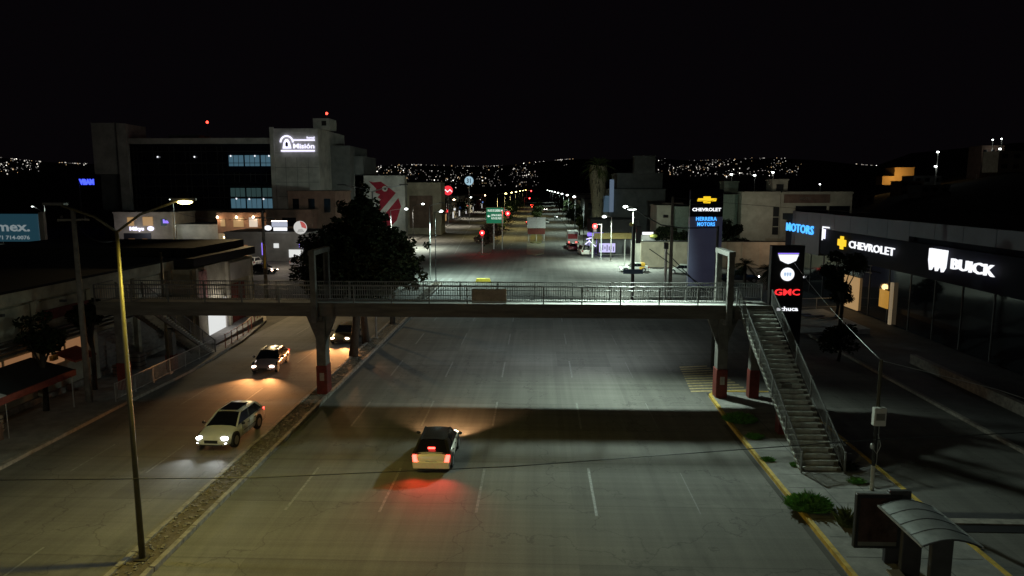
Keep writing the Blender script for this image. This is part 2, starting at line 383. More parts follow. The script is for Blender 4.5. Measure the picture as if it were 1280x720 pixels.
# behind the camera: the next median lamp of the row, it lights the near lanes
street_lamp('street_lamp', 'double-armed median lamp behind the viewpoint lighting the near lanes', (-13.8,-14.5,.12), 11.5,
            [(2.3,0,.7,E_lamp,800,(1,.95,.75)),(-2.3,0,.7,E_lamp,3400,(1,.94,.72))], 1, cone=174, aim=(2,14))
street_lamp('street_lamp', 'added unseen lamp on the right pavement beside the viewpoint lighting the stair front', (12.6,3,.15), 10.6, [(-1.2,0,.4,E_lamp,220,WHITE)], 1, cone=172, aim=(0,14))  # out of view, put in to light the stair front
# long-armed lamp standing behind the right footbridge columns
t = thing('street_lamp', 'long-armed street lamp reaching over the lanes from behind the right footbridge columns', 'street lamp', (12.6,50,.15))
MB().tube([(0,0,0),(0,0,10.2)], [.13,.09], 8).build('pole', M_dark, t)
MB().tube([(0,0,10.1),(-2.6,-.85,10.1),(-4.2,-1.4,10.35),(-6.1,-2.0,11.4)], .045, 6).build('arm', M_dark, t)
hb = MB().cbox((-6.3,-2.1,11.5),(.8,.32,.12),.32).build('lamp_head', M_dark, t, bevel=.02)
MB().ball((-6.3,-2.1,11.43),.3,.18,1,.5,10,6).build('lamp_lens', E_lamp, hb, smooth=True)
spot((6.3,47.9,11.3), (3.2,25,0), 15000, WHITE, 150, .95, .3)
spot((6.3,47.9,11.3), (-2.0,59,0), 6500, (.8,.95,.95), 134, 1, .16)
# black post at the junction corner beyond the footbridge
t = thing('street_name_post', 'thick black post with a dark street name plate beyond the right half of the footbridge', 'post', (10.1,75,0))
MB().tube([(0,0,0),(0,0,9.2)], .19, 8).build('pole', M_black, t)
MB().box(-1.05,1.05,-.24,-.19,3.95,4.45).build('name_plate', mat('dark_blue_sign',(.02,.05,.09),.5,amt=0), t)
MB().box(.25,.75,-.2,.2,7.2,9.0).build('signal_back', M_black, t, bevel=.03)
MB().ball((-.3,-.1,9.2),.22).build('yellow_cap', mat('yellow_plastic',(.5,.42,.1),.5,amt=0), t, smooth=True)

# ================================================================== FOOTBRIDGE
fb = thing('footbridge', 'concrete and steel footbridge with picket railings spanning the whole avenue', 'footbridge', (0,43,0))
X0, X1 = -27.4, 14.0
def fbx(name, m, x0,x1,y0,y1,z0,z1, par=None, bevel=0): return box(name, m, x0,x1,y0-43,y1-43,z0,z1, par or fb, bevel)
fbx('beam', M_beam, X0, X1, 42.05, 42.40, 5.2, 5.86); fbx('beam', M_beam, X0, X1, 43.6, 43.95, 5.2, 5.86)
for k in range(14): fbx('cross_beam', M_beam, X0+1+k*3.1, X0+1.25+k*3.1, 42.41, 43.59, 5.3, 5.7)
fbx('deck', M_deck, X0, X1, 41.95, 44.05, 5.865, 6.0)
fbx('edge_angle', M_beam, X0, X1, 41.90, 41.945, 5.85, 6.06)
post = MB().box(-.035,.035,-.035,.035,0,1.12).mesh('rail_post', M_steel)
for yy, xa, xb in ((42.0, X0, 11.9), (44.0, X0+1.2, X1)):
    for nm, z0, z1 in (('handrail',7.08,7.14),('upper_rail',6.86,6.90),('lower_rail',6.22,6.26)):
        fbx(nm, M_steel, xa, xb, yy-.03, yy+.03, z0, z1)
    n = int((xb-xa)/2.3)
    for k in range(n+1): inst('rail_post', post, fb, (xa+k*(xb-xa)/n, yy-43+.036, 5.99))
    pk = MB(); x = xa+.07
    while x < xb:
        pk.box(x-.012, x+.012, yy-43-.012, yy-43+.012, 6.26, 7.08); x += .145
    o = pk.build('pickets', M_steel, fb, fix=False); o['kind'] = 'stuff'
# end rails
for xe in (X0,): 
    fbx('handrail', M_steel, xe-.03, xe+.03, 42.0, 44.0, 7.08, 7.14)
bn = fbx('banner', mat('faded_brown_banner',(.34,.28,.21),.8,amt=.3,scale=2), -3.98,-1.88,41.86,41.9,6.25,6.98)
fbx('banner_strip', mat('faded_blue_banner_strip',(.4,.42,.4),.8,amt=.2), -3.98,-1.88,41.855,41.865,6.1,6.25, bn)
def column(x, s):
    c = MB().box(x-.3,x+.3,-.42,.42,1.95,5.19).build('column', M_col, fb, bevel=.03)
    MB().box(x-.34,x+.34,-.46,.46,0,1.95).build('painted_base', M_red, c, bevel=.02)
    MB().box(x-.12,x+.16,-.475,-.462,1.0,1.5).build('poster', mat('faded_poster',(.3,.27,.25),.8,amt=.3), c)
    for q in (-1, 1):
        MB().prism([(x+q*.31,3.5),(x+q*.95,5.18),(x+q*.31,5.18)], 'xz', -.18, .18).build('corbel', M_col, c)
    pf = MB().box(x-.55*s*0-.17,x+.17,-1.55,-1.22,4.9,9.0).build('portal_frame', M_col, fb, bevel=.02)
    MB().box(x-.17,x+.17,1.25,1.58,4.9,9.0).build('portal_post', M_col, pf, bevel=.02)
    MB().box(x-.2,x+.2,-1.6,1.63,9.0,9.3).build('portal_beam', M_col, pf, bevel=.02)
    MB().box(x-.2,x+.2,-1.2,1.24,4.86,5.18).build('sill_beam', M_col, pf)
column(-13.55, 1); column(11.35, -1)
def support(x, y0, z1, red=1.9):
    c = MB().box(x-.27,x+.27,y0-43-.27,y0-43+.27,red,z1).build('column', M_col, fb, bevel=.02)
    MB().box(x-.3,x+.3,y0-43-.3,y0-43+.3,0,red).build('painted_base', M_red, c)
support(13.35, 42.9, 5.19); support(-26.6, 43.2, 5.19); support(13.0, 36.4, 2.9, 1.2); support(-26.2, 48.3, 3.1, 1.2)
# right stair comes down towards the viewer, left stair goes down away from it
def stairs(xa, xb, ya, yb, label_side):
    n = 32; dy = (yb-ya)/n; dz = 5.85/n
    st = MB().box(0, xb-xa, 0, abs(dy)+.03, 0, .07).mesh('step', M_step)
    rs = MB().box(0, xb-xa, 0, .03, 0, dz).mesh('riser', M_step)
    for k in range(n):
        z = 5.87 - k*dz; y = ya + k*dy
        inst('step', st, fb, (xa, (y if dy > 0 else y+dy) - 43, z-dz+.03)); inst('riser', rs, fb, (xa, y - 43 - (.03 if dy < 0 else 0), z-dz+.1))
    for xx in (xa+.12, xb-.12):
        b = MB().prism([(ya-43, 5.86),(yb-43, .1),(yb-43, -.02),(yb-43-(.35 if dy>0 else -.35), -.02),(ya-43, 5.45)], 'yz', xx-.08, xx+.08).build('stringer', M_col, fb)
    for xx in (xa-.02, xb+.02):
        MB().bar((xx, ya-43, 6.98), (xx, yb-43, 1.1), .05).build('handrail', M_steel, fb)
        MB().bar((xx, ya-43, 6.12), (xx, yb-43, .26), .035).build('lower_rail', M_steel, fb)
        pk = MB(); m_ = int(abs(yb-ya)/.14)
        for k in range(m_):
            f = k/m_; y = ya+(yb-ya)*f-43; z = 6.12+(.26-6.12)*f
            pk.box(xx-.011,xx+.011,y-.011,y+.011,z,z+.84)
        o = pk.build('pickets', M_steel, fb, fix=False); o['kind'] = 'stuff'
        for k in range(6):
            f = k/5; y = ya+(yb-ya)*f-43; z = 5.95-5.85*f
            inst('rail_post', post, fb, (xx, y, z-.05))
stairs(12.05, 13.95, 42.0, 31.05, 'r')
stairs(-27.2, -25.5, 44.0, 53.6, 'l')

# ================================================================== VEHICLES
def paint(name, c, rough=.28, metal=.0): return mat(name, c, rough, metal, amt=.06, scale=6, spec=.6)
def lerp(a, b, t): return a + (b-a)*t
def car(label, loc, rz, kind='sedan', body=None, roofm=None, head=None, tail=None, beams=0, beamc=(1,.95,.9), tailp=0, group=None, cat='car', name=None, small=False, fog=False, sunroof=False, pitch=0):
    """local frame: +Y is forward, origin on the road under the middle"""
    body = body or paint('car_paint', (.3,.3,.3))
    spec = {
     'sedan':  dict(L=4.45, W=.87, zb=.22, belt=.88, hood=.80, nose=.62, trunk=.92, roof=1.42, ws0=.95, ws1=.25, rw1=-1.15, rw0=-1.75),
     'suv':    dict(L=4.5,  W=.91, zb=.27, belt=.99, hood=.93, nose=.74, trunk=1.02, roof=1.52, ws0=1.1,ws1=.15, rw1=-1.6, rw0=-2.15),
     'hatch':  dict(L=4.1,  W=.90, zb=.24, belt=.92, hood=.88, nose=.68, trunk=.94, roof=1.48, ws0=.95, ws1=.3,  rw1=-1.35, rw0=-1.95),
     'van':    dict(L=4.9,  W=.95, zb=.27, belt=1.15,hood=1.05,nose=.8,  trunk=1.15,roof=2.0,  ws0=1.6, ws1=.95, rw1=-2.2,  rw0=-2.35),
     'pickup': dict(L=5.3,  W=.93, zb=.38, belt=1.12,hood=1.1, nose=.92, trunk=1.1, roof=1.75, ws0=1.05,ws1=.4,  rw1=-.75,  rw0=-.95),
    }[kind]
    S = spec; t = thing(name or 'car', label, cat, loc, rz, group)
    L2 = S['L']/2; W = S['W']; zb = S['zb']
    # lower body loft
    st = [(-L2, W*.86, zb+.16, S['trunk']-.16), (-L2+.08, W*.93, zb+.04, S['trunk']-.05), (-L2+.35, W*.97, zb, S['trunk']),
          (S['rw0'], W*.99, zb, S['belt']+.02 if kind!='pickup' else S['trunk']), (-.8, W, zb, S['belt']), (.4, W, zb, S['belt']), (S['ws0'], W*.99, zb, S['hood']+.03),
          (L2-.75, W*.97, zb, lerp(S['hood'],S['nose'],.3)), (L2-.25, W*.92, zb+.02, S['nose']+.05), (L2-.06, W*.82, zb+.06, S['nose']-.06), (L2, W*.68, zb+.14, S['nose']-.2)]
    vs = []; fs = []
    for y, wd, z0, z1 in st:
        zm = lerp(z0, z1, .58)
        half = [(0, z1+.035), (wd*.55, z1+.025), (wd*.86, z1-.01), (wd*.965, z1-.08), (wd, zm), (wd*.99, lerp(z0, zm, .4)), (wd*.93, z0+.03), (wd*.8, z0)]
        ring = half + [(-x, z) for x, z in half[:0:-1]]
        vs += [(x, y, z) for x, z in ring]
    n = len(ring)
    for i in range(len(st)-1):
        for k in range(n): fs.append((i*n+k, i*n+(k+1)%n, (i+1)*n+(k+1)%n, (i+1)*n+k))
    fs.append(tuple(range(n))); fs.append(tuple((len(st)-1)*n+k for k in range(n)))
    MB().add(vs, fs).build('body', body, t, smooth=True)
    # cabin
    bz = S['belt']-.02; rz_ = S['roof']; wb_, wt = W*.93, W*.68
    A = {}
    for sx in (-1, 1):
        A[('f0',sx)] = Vector((sx*wb_*.97, S['ws0'], bz-.02)); A[('f1',sx)] = Vector((sx*wt*.97, S['ws1'], rz_-.07))
        A[('r1',sx)] = Vector((sx*wt*.97, S['rw1'], rz_-.09)); A[('r0',sx)] = Vector((sx*wb_*.95, S['rw0'], bz))
    def quad(name, pts, m, th=.012):
        return MB().add(pts, [(0,1,2,3)]).build(name, m, t, fix=False)
    quad('windscreen', [A['f0',-1],A['f0',1],A['f1',1],A['f1',-1]], M_glass)
    quad('rear_window', [A['r0',1],A['r0',-1],A['r1',-1],A['r1',1]], M_glass)
    for sx in (-1,1):
        q = [A['f0',sx],A['f1',sx],A['r1',sx],A['r0',sx]]
        quad('side_window', q if sx > 0 else q[::-1], M_glass)
        pl = MB()
        pl.bar(A['f0',sx],A['f1',sx],.07,.06); pl.bar(A['r0',sx],A['r1',sx],.12,.09)
        for f in (.48,) + ((.8,) if kind in ('suv','van') else ()):
            a = A['f0',sx].lerp(A['r0',sx], f); b = A['f1',sx].lerp(A['r1',sx], lerp(f,.5,.2)); MB().bar(a,b,.06,.05).build('door_pillar', M_trim, t)
        pl.bar(A['f1',sx],A['r1',sx],.07,.08); pl.bar(A['f0',sx],A['r0',sx],.03,.05)
        pl.build('window_pillars', body if roofm is None else roofm, t)
    # crowned roof
    ns = 6; vs=[]; fs=[]
    for i in range(ns+1):
        f = i/ns; y = lerp(S['ws1']+.05, S['rw1']-.05, f); cr = .07*math.sin(PI*min(1,max(0,f*.9+.05)))
        for k in range(7):
            u = k/3-1; vs.append((u*wt, y, rz_-.085 + (cr+.03)*(1-abs(u)**2.5)))
    for i in range(ns):
        for k in range(6): a=i*7+k; fs.append((a,a+1,a+8,a+7))
    MB().add(vs,fs).build('roof', roofm or body, t, smooth=True, fix=False)
    if sunroof: MB().box(-wt*.75,wt*.75,-1.1,.12,rz_+.0,rz_+.03).build('sunroof', M_glass, t, bevel=.01)
    if kind == 'pickup':
        MB().box(-W*.8,W*.8,-L2+.12,-1.05,S['trunk']+.02,S['trunk']+.05).build('load_bed', M_black, t)
    # wheels
    wr = .33 if kind in ('sedan','hatch') else .37
    for sx in (-1,1):
        for yy in (L2-.85, -L2+.88):
            q = []
            for k in range(15): a = PI*k/14; q.append((yy+math.cos(a)*(wr+.07), wr+.02+math.sin(a)*(wr+.06)))
            q += [(yy-wr-.07, zb-.02),(yy+wr+.07, zb-.02)]
            MB().prism(q, 'yz', sx*(W*.90), sx*(W*1.004)).build('wheel_arch', M_trim, t)
            wl = MB().tube([(sx*(W*.8), yy, wr),(sx*(W*1.015), yy, wr)], wr, 18).build('wheel', M_tyre, t)
            MB().tube([(sx*(W*1.0), yy, wr),(sx*(W*1.022), yy, wr)], wr*.62, 12).build('rim', M_rim, wl)
    # lights
    for sx in (-1,1):
        hy = L2-.16; hz = S['nose']-.06
        MB().ball((sx*W*.68, hy, hz), .17, .55, 1.15, .75, 10, 6).build('headlight', head or mat('unlit_headlamp',(.5,.5,.52),.1,amt=0), t, smooth=True)
        if fog: MB().ball((sx*W*.7, L2-.1, zb+.2), .13, .8, 1, .6, 10, 6).build('fog_light', head, t, smooth=True)
        tz = S['trunk']-.2
        MB().prism([(sx*W*.66,tz-.2),(sx*W*.90,tz-.22),(sx*W*.96,tz+.12),(sx*W*.78,tz+.15)], 'xz', -L2-.005, -L2+.2).build('tail_light', tail or mat('unlit_tail_lamp',(.25,.01,.01),.2,amt=0), t)
        mi = MB().ball((sx*(W+.13), S['ws0']-.28, S['belt']+.08), .12, .7, .9, .6, 8, 5).build('wing_mirror', M_trim if roofm is None else roofm, t, smooth=True)
        MB().box(sx*(W*.985), sx*(W*1.006), -.95, .55, zb+.28, zb+.31).build('door_sill_trim', M_trim, t)
        for yy in (.05, -.75):
            MB().box(sx*(W*.99), sx*(W*1.02), yy-.18, yy-.04, S['belt']-.16, S['belt']-.13).build('door_handle', M_trim, t)
        for yy in (.62, -.22, -1.05): MB().box(sx*(W*.985), sx*(W*1.003), yy, yy+.015, zb+.1, S['belt']-.05).build('door_gap', M_trim, t)
    MB().box(-W*.38,W*.38,L2-.06,L2+.004,S['nose']-.28,S['nose']-.12).build('grille', M_trim, t, bevel=.01)
    MB().box(-W*.62,W*.62,L2-.1,L2-.01,zb+.08,zb+.2).build('lower_grille', M_trim, t)
    MB().box(-.26,.26,-L2-.02,-L2+.02,S['trunk']-.42,S['trunk']-.30).build('number_plate', mat('plate_white',(.5,.5,.48),.5,amt=0), t)
    MB().prism([(-W*.93,zb+.02),(W*.93,zb+.02),(W*.95,zb+.34),(-W*.95,zb+.34)],'xz',-L2-.05,-L2+.12).build('rear_bumper', body, t, bevel=.025)
    M = Matrix.Translation(loc) @ Matrix.Rotation(rz, 4, 'Z')
    if beams:
        for sx in (-1,1): spot(M @ Vector((sx*.6, L2+.12, .66)), M @ Vector((sx*2.4, L2+15, -.5)), beams, beamc, 78, 1.0, .05)
    if tailp: 
        for sx in (-1,1): spot(M @ Vector((sx*.62, -L2-.12, .8)), M @ Vector((sx*.7, -L2-7, -.6)), tailp, (1,.04,.02), 110, 1.0, .06)
    return t
P_white = paint('pearl_white_paint', (.62,.62,.60)); P_silver = paint('silver_paint', (.33,.33,.34), .3, .5)
P_black = paint('black_car_paint', (.02,.018,.018), .25); P_gold = paint('champagne_paint', (.26,.2,.1), .3, .4)
P_cream = paint('cream_paint', (.74,.70,.60)); P_blue = paint('blue_grey_paint', (.04,.065,.09), .3, .3)
P_yel = paint('taxi_yellow_paint', (.75,.42,.03)); P_red = paint('dark_red_paint', (.2,.01,.015)); P_taxi = paint('taxi_white_paint', (.55,.56,.52))
P_rose = paint('rose_silver_paint', (.42,.30,.27), .25, .4)
car('white wagon with black sunroof and white headlights and fog lights, front-most on the left carriageway', (-16.1,35.1,0), PI-.02, 'suv', P_white, head=E_head, fog=True, tail=E_tail, beams=330, beamc=(.9,.97,1), tailp=2, sunroof=True)
car('dark bonneted sedan with warm headlights, second along the left carriageway beneath the footbridge', (-19.5,49.6,0), PI+.10, 'sedan', P_rose, roofm=P_black, head=E_headw, beams=2000, beamc=WARM, tail=E_taild)
car('champagne sedan with pinkish headlights driving beside the median tree', (-16.5,59.1,0), PI-.0, 'sedan', P_gold, head=E_headw, beams=2400, beamc=WARM)
t = car('cream car with dark roof and glowing red tail lights driving away in the near lanes', (-4.85,32.7,0), 0, 'hatch', P_cream, roofm=P_black, tail=E_tail, head=E_headw, beams=1700, beamc=(1,.55,.25), tailp=330)
MB().box(-.16,.16,-1.86,-1.80,1.12,1.19).build('brake_light', E_tail, t)
t = car('white and yellow taxi crossing sideways at the junction', (15.1,110.6,0), PI/2, 'sedan', P_taxi, head=E_head)
MB().box(-.8,.8,-1.6,-1.0,.95,1.4).build('yellow_rear_quarter', P_yel, t, bevel=.04)
MB().box(-.876,-.868,-1.5,-.7,.4,.86).build('yellow_door_panel', P_yel, t); MB().box(.868,.876,-1.5,-.7,.4,.86).build('yellow_door_panel', P_yel, t)
car('white van seen from behind, turning by the purple neon stall', (9.0,138.8,0), .15, 'van', P_cream, cat='van', name='van')
car('dark red hatchback behind the white van at the right kerb', (7.2,149.5,0), .05, 'hatch', P_red)
car('dark blue pickup with one bright headlight behind the right end of the footbridge', (28.0,98.4,0), -PI/2, 'pickup', P_blue, head=E_head, cat='pickup', name='pickup')
car('white car with red tail lights waiting past the blue pylon', (22.0,108.0,0), PI/2-.3, 'hatch', P_taxi, tail=E_tail, tailp=2)
# box truck
t = thing('delivery_truck', 'white and red box truck parked by the right kerb beyond the junction', 'truck', (7.6,158,0))
MB().box(-1.15,1.15,-2.6,2.2,1.0,3.6).build('cargo_box', P_taxi, t, bevel=.05); MB().box(-1.05,1.05,-2.615,-2.6,1.9,3.0).build('red_panel', mat('red_truck_panel',(.4,.03,.03),.6,amt=.1), t)
MB().box(-1.1,1.1,2.3,3.9,.6,2.5).build('cab', P_taxi, t, bevel=.12); MB().box(-.9,.9,-2.5,3.6,.55,.98).build('chassis', M_black, t)
for sx in (-1,1):
    for yy in (-1.6, 3.0): MB().tube([(sx*.75,yy,.45),(sx*1.1,yy,.45)], .45, 14).build('wheel', M_tyre, t)
    MB().box(sx*.8-.12,sx*.8+.12,-2.64,-2.6,1.05,1.25).build('tail_light', E_tail, t)
# far traffic in the avenue
g_ = 'small distant cars far down the avenue'
car('far dark car braking with two red lights left of the blank sign panels', (-3.6,262,0), 0, 'sedan', P_black, tail=E_tail, tailp=30)
car('farthest car on the avenue with bright red lights before the city glow', (-3.4,470,0), 0, 'sedan', P_black, tail=emis('far_tail_lamp',(1,.05,.03),30), tailp=30)
car('far van with red lights stopped behind another car down the avenue', (-1.0-3.6,520,0), 0, 'van', P_black, tail=emis('far_tail_lamp',(1,.05,.03),30), tailp=30, cat='van', name='van')
car('far oncoming car with white headlights on the right carriageway', (4.3,420,0), PI, 'sedan', P_silver, head=emis('far_headlamp',(1,.97,.85),40))
car('far grey car parked at the right kerb under the street lamps', (7.6,300,0), 0, 'sedan', P_silver)
car('far pale hatchback coming towards the junction on the right carriageway', (3.2,262,0), PI, 'hatch', P_taxi)
# parked cars, left lot
car('silver car parked with white roof next to the big tree in the left lot', (-35.4,104.5,0), .35, 'suv', P_silver)
car('dark car with lit headlights leaving the left lot', (-42.3,106.5,0), -1.9, 'sedan', P_black, head=E_headw, beams=60, beamc=NEUT)
car('black sedan parked sideways at the lot edge by the market', (-46.8,105,0), 1.35, 'sedan', P_black)
car('grey hatchback parked under the purple lit shop', (-41.0,118,0), .1, 'hatch', P_silver)
car('black van parked beneath the round red and white sign', (-38.0,119,0), .1, 'van', P_black, cat='van', name='van')
car('white hatchback at the back of the left lot', (-48.0,117,0), .0, 'hatch', P_taxi)
point((-42, 112, 5.5), 1500, (1,.85,.7), .3)

# ================================================================== LEFT MARKET BUILDING
def building(name, label, cat='building', group=None): return thing(name, label, cat, (0,0,0), 0, group)
mk_ = thing('market_building', 'long low market building with flat black roof along the left pavement', 'building', (-30,44,.15))
def mb_(name, m, x0,x1,y0,y1,z0,z1, par=None, bevel=0): return box(name, m, x0+30,x1+30,y0-44,y1-44,z0-.15,z1-.15, par or mk_, bevel)
mb_('wall', M_olive, -48,-30.2, 8, 56, .15, 6.4)
mb_('roof', M_roof, -49,-29.6, 7.5, 55.9, 7.15, 7.3); mb_('end_roof', M_roof, -49,-28.0, 56.0, 68.5, 6.6, 7.3)
mb_('parapet', M_olive, -30.0,-29.62, 7.5, 55.9, 6.45, 7.14)
mb_('roof_soffit', M_dark, -48,-30.01, 7.5, 55.9, 6.41, 6.5)
mb_('rear_wall', M_olive, -48,-28.4, 56.05, 68, .15, 6.4)
mb_('roof_ridge', M_roof, -48,-29, 58, 68.3, 7.31, 8.0)
for k in range(10):
    y = 9 + k*5.2
    mb_('pilaster', M_olive, -30.19,-29.85, y, y+.35, .16, 6.44)
    if k < 9:
        mb_('upper_panel', M_beige if k % 3 == 1 else M_olive, -30.19,-30.08, y+.5, y+5.0, 4.6, 6.2)
        # louvred canopy: four slats each
        for q in range(4): mb_('canopy_slat', M_shut, -30.1+q*.12,-29.75+q*.12, y+.45, y+5.05, 4.35-q*.22, 4.40-q*.22)
        lit = {5: E_warmd, 6: E_warmd}.get(k)
        if lit:
            wz = mb_('shop_window', lit, -30.19,-30.12, y+.5, y+2.5, 2.1, 3.3); wz2 = mb_('shop_window', lit, -30.19,-30.12, y+2.8, y+4.9, 2.1, 3.3)
        else:
            sh = mb_('roller_shutter', M_shut, -30.19,-30.12, y+.6, y+4.8, .2, 3.2)
            for q in range(9): mb_('shutter_slat', M_shut, -30.11,-30.07, y+.6, y+4.8, .35+q*.31, .52+q*.31, sh)
mb_('red_fascia_sign', M_redaw, -30.05,-29.9, 41.0, 45.5, 5.0, 5.6)
for k,(y,m_) in enumerate([(9.6,M_brown),(15,M_redaw),(20.5,M_beige),(26,M_brown),(31,M_beige),(50.8,M_white)]):
    sg = mb_('shop_sign', m_, -30.05,-29.9, y, y+3.4, 4.55, 5.35); mb_('sign_frame', M_dark, -30.06,-29.88, y-.06, y+3.46, 4.46, 4.54, sg)
for k in range(7): mb_('wall_lamp', M_dark, -30.05,-29.7, 11.4+k*5.2, 11.6+k*5.2, 5.9, 6.05)
mb_('wall_plinth', M_kerb, -30.18,-29.95, 8.5, 55.5, .16, .5)
# open bay at the far end with pillars, brace and gate
for y in (56.5, 62.5, 67.6): mb_('pillar', M_olive, -28.39,-28.1, y, y+.4, .16, 6.4)
mb_('lintel', M_white, -28.39,-28.12, 62.95, 67.55, 4.6, 6.2)
for k in range(16): mb_('gate_bar', M_redaw, -28.38,-28.3, 63.2+k*.2, 63.25+k*.2, .16, 4.2)
mb_('bright_doorway', E_shopw, -28.38,-28.32, 58.7, 61.9, .3, 3.2)
mb_('doorway_frame', M_white, -28.37,-28.25, 61.95, 62.3, .2, 3.3)
point((-27.3, 60.4, 2.6), 130, (1,.92,.88), .3)
ht = mb_('hanging_cloth', mat('red_white_cloth',(.4,.2,.18),.8,amt=.7,scale=2), -28.38,-28.2, 57.0, 58.6, 3.4, 6.1)
# awnings, umbrella & stall in front of the market
aw = thing('shop_awning', 'red and orange awning over the lit shop window', 'awning', (-29.9,42.5,2.4))
MB().prism([(0,.5),(1.3,.0),(1.3,-.12),(0,.38)],'xz',-1.0,1.1).build('cloth', M_redaw, aw)
MB().box(.02,.25,-1.5,-1.02,.1,.4).build('yellow_end', mat('orange_yellow_cloth',(.5,.3,.06),.8,amt=.2), aw)
um = thing('shop_awning', 'long dark red awning low over the nearest market stall', 'awning', (-29.9,36,2.2))
MB().prism([(0,.9),(2.6,.2),(2.6,.0),(0,.7)],'xz',-4,3.5).build('cloth', M_roof, um)
MB().box(2.55,2.66,-4,3.5,-.15,.22).build('valance', M_redaw, um)
for y in (-3.8, 3.3): MB().tube([(2.5,y,-2.05),(2.5,y,.1)], .04, 6).build('post', M_galv, um)
st_ = thing('market_stall', 'small covered stall with pale tarpaulin at the left pavement', 'stall', (-28.3,33.2,.15))
MB().box(-.8,.8,-.7,.7,0,.9).build('counter', M_brown, st_, bevel=.02); MB().prism([(-1,2.3),(0,2.55),(1,2.3),(1,2.24),(0,2.49),(-1,2.24)],'xz',-.9,.9).build('tarpaulin', M_white, st_)
for sx in (-.95,.95):
    for sy in (-.85,.85): MB().tube([(sx,sy,0),(sx,sy,2.25)],.025,6).build('post', M_galv, st_)
# round bushy tree in front of the market wall and dark tree
for i,(x,y,w_,d_,h_,lb,m_) in enumerate([(-28.9,46.6,.7,.9,.8,'brown wooden crate against the market wall left of the stairs',M_brown),(-28.8,48.4,.9,.8,1.1,'pale metal cabinet against the market wall by the stairs',M_shut),(-28.7,34.8,.6,.6,.9,'small crate beside the tarpaulin stall',M_beige),(-28.2,30.2,.8,.8,.7,'low crate nearest the left edge of the pavement',M_brown)]):
    t = thing('market_crate', lb, 'crate', (x,y,.15)); MB().box(-w_/2,w_/2,-d_/2,d_/2,0,h_).build('box', m_, t, bevel=.02)
    for q in range(3): MB().box(-w_/2-.02,w_/2+.02,-d_/2-.02,d_/2+.02,h_*(.15+.3*q),h_*(.22+.3*q)).build('slat', M_dark, t)
# pavement railing
def fence(label, pts, h=1.1, m=M_galv, sp=.14, npost=2.2, grp=None, name='pavement_railing'):
    t = thing(name, label, 'railing', (pts[0][0], pts[0][1], .15), group=grp); o0 = Vector((pts[0][0], pts[0][1], 0))
    pm = MB().box(-.03,.03,-.03,.03,0,h+.05).mesh('rail_post', m)
    for a, b in zip(pts, pts[1:]):
        a = Vector((*a,0))-o0; b = Vector((*b,0))-o0; L = (b-a).length
        up = Vector((0,0,1))
        MB().bar(a+up*h, b+up*h, .05).build('top_rail', m, t); MB().bar(a+up*.15, b+up*.15, .04).build('bottom_rail', m, t)
        n = max(1, round(L/npost))
        for k in range(n): inst('rail_post', pm, t, a.lerp(b, k/n))
        if sp:
            pk = MB(); n = int(L/sp)
            for k in range(n):
                p = a.lerp(b, k/n); pk.box(p.x-.01,p.x+.01,p.y-.01,p.y+.01,.15,h)
            o = pk.build('pickets', m, t, fix=False); o['kind'] = 'stuff'
    return t
fence('steel picket railing along the left kerb before the footbridge stairs', [(-25.6,40.5),(-25.45,53.0)])
M_redrail = mat('red_rail_paint', (.25,.06,.03), .6, amt=.3)
fence('open red and grey railing along the curved kerb past the left stairs', [(-25.3,55),(-25.9,61),(-27.2,67),(-29.2,71.3)], sp=0, m=M_redrail, npost=1.6)
lp = thing('lit_ramp_panel', 'pale sloping access ramp slab behind the red railing', 'ramp', (-27.4,61,.16))
MB().prism([(-5,.02),(5,.02),(5,.5),(-5,.10)],'yz',-1.0,.9).build('slab', M_walk, lp)
# left poles
t = thing('utility_pole', 'tall dark concrete pole on the left pavement in front of the market', 'utility pole', (-27.2,40.4,.15))
MB().tube([(0,0,0),(0,0,11.6)],[.2,.12],10).build('pole', M_pole_con, t, smooth=True)
MB().cbox((.0,0,11.0),(1.6,.1,.12),.5).build('crossarm', M_pole_con, t)
for q in (-.6,.0,.6): MB().tube([(q*.88,q*.48,11.06),(q*.88,q*.48,11.25)],.05,6).build('insulator', M_dark, t)
t = thing('utility_pole', 'thin grey post rising beside the left end of the footbridge', 'utility pole', (-25.75,47,.15))
MB().tube([(0,0,0),(0,0,8.5)],[.11,.07],8).build('pole', M_polepaint, t, smooth=True); MB().cbox((0,0,.05),(.4,.4,.1)).build('base_plate', M_galv, t)
t = thing('utility_pole', 'dark pole with a yellow strip beside the left car lot', 'utility pole', (-31.6,80,0))
MB().tube([(0,0,0),(0,0,10.4)],[.24,.15],10).build('pole', M_pole_con, t, smooth=True)
MB().box(-.02,.2,-.24,-.2,3.8,6.6).build('yellow_strip', mat('yellow_marker',(.6,.38,.05),.6,amt=.2), t)
MB().cbox((0,0,9.6),(2,.12,.14)).build('crossarm', M_pole_con, t)
MB().bar((0,0,9.2),(1.6,-1.8,9.6),.07).build('added_lamp_arm', M_dark, t); MB().cbox((1.9,-2.1,9.62),(.3,.7,.12),.7).build('lamp_head', M_dark, t)  # arm and head added to this pole to carry a fill lamp
spot((-29.6,77.8,9.5), (-20.5,58,0), 9000, (1,.72,.35), 100, 1, .15)  # added warm fill for the left lanes under the footbridge
t = thing('utility_pole', 'dark braced utility pole with stay wires behind the right part of the footbridge', 'utility pole', (14.1,75,0))
MB().tube([(0,0,0),(0,0,12.1)],[.22,.14],10).build('pole', M_pole_con, t, smooth=True)
MB().cbox((0,0,11.4),(2.2,.12,.14)).build('crossarm', M_pole_con, t)
MB().tube([(-.5,.2,0),(-.5,.2,6.6)],.14,8).build('prop_post', M_galv, t)
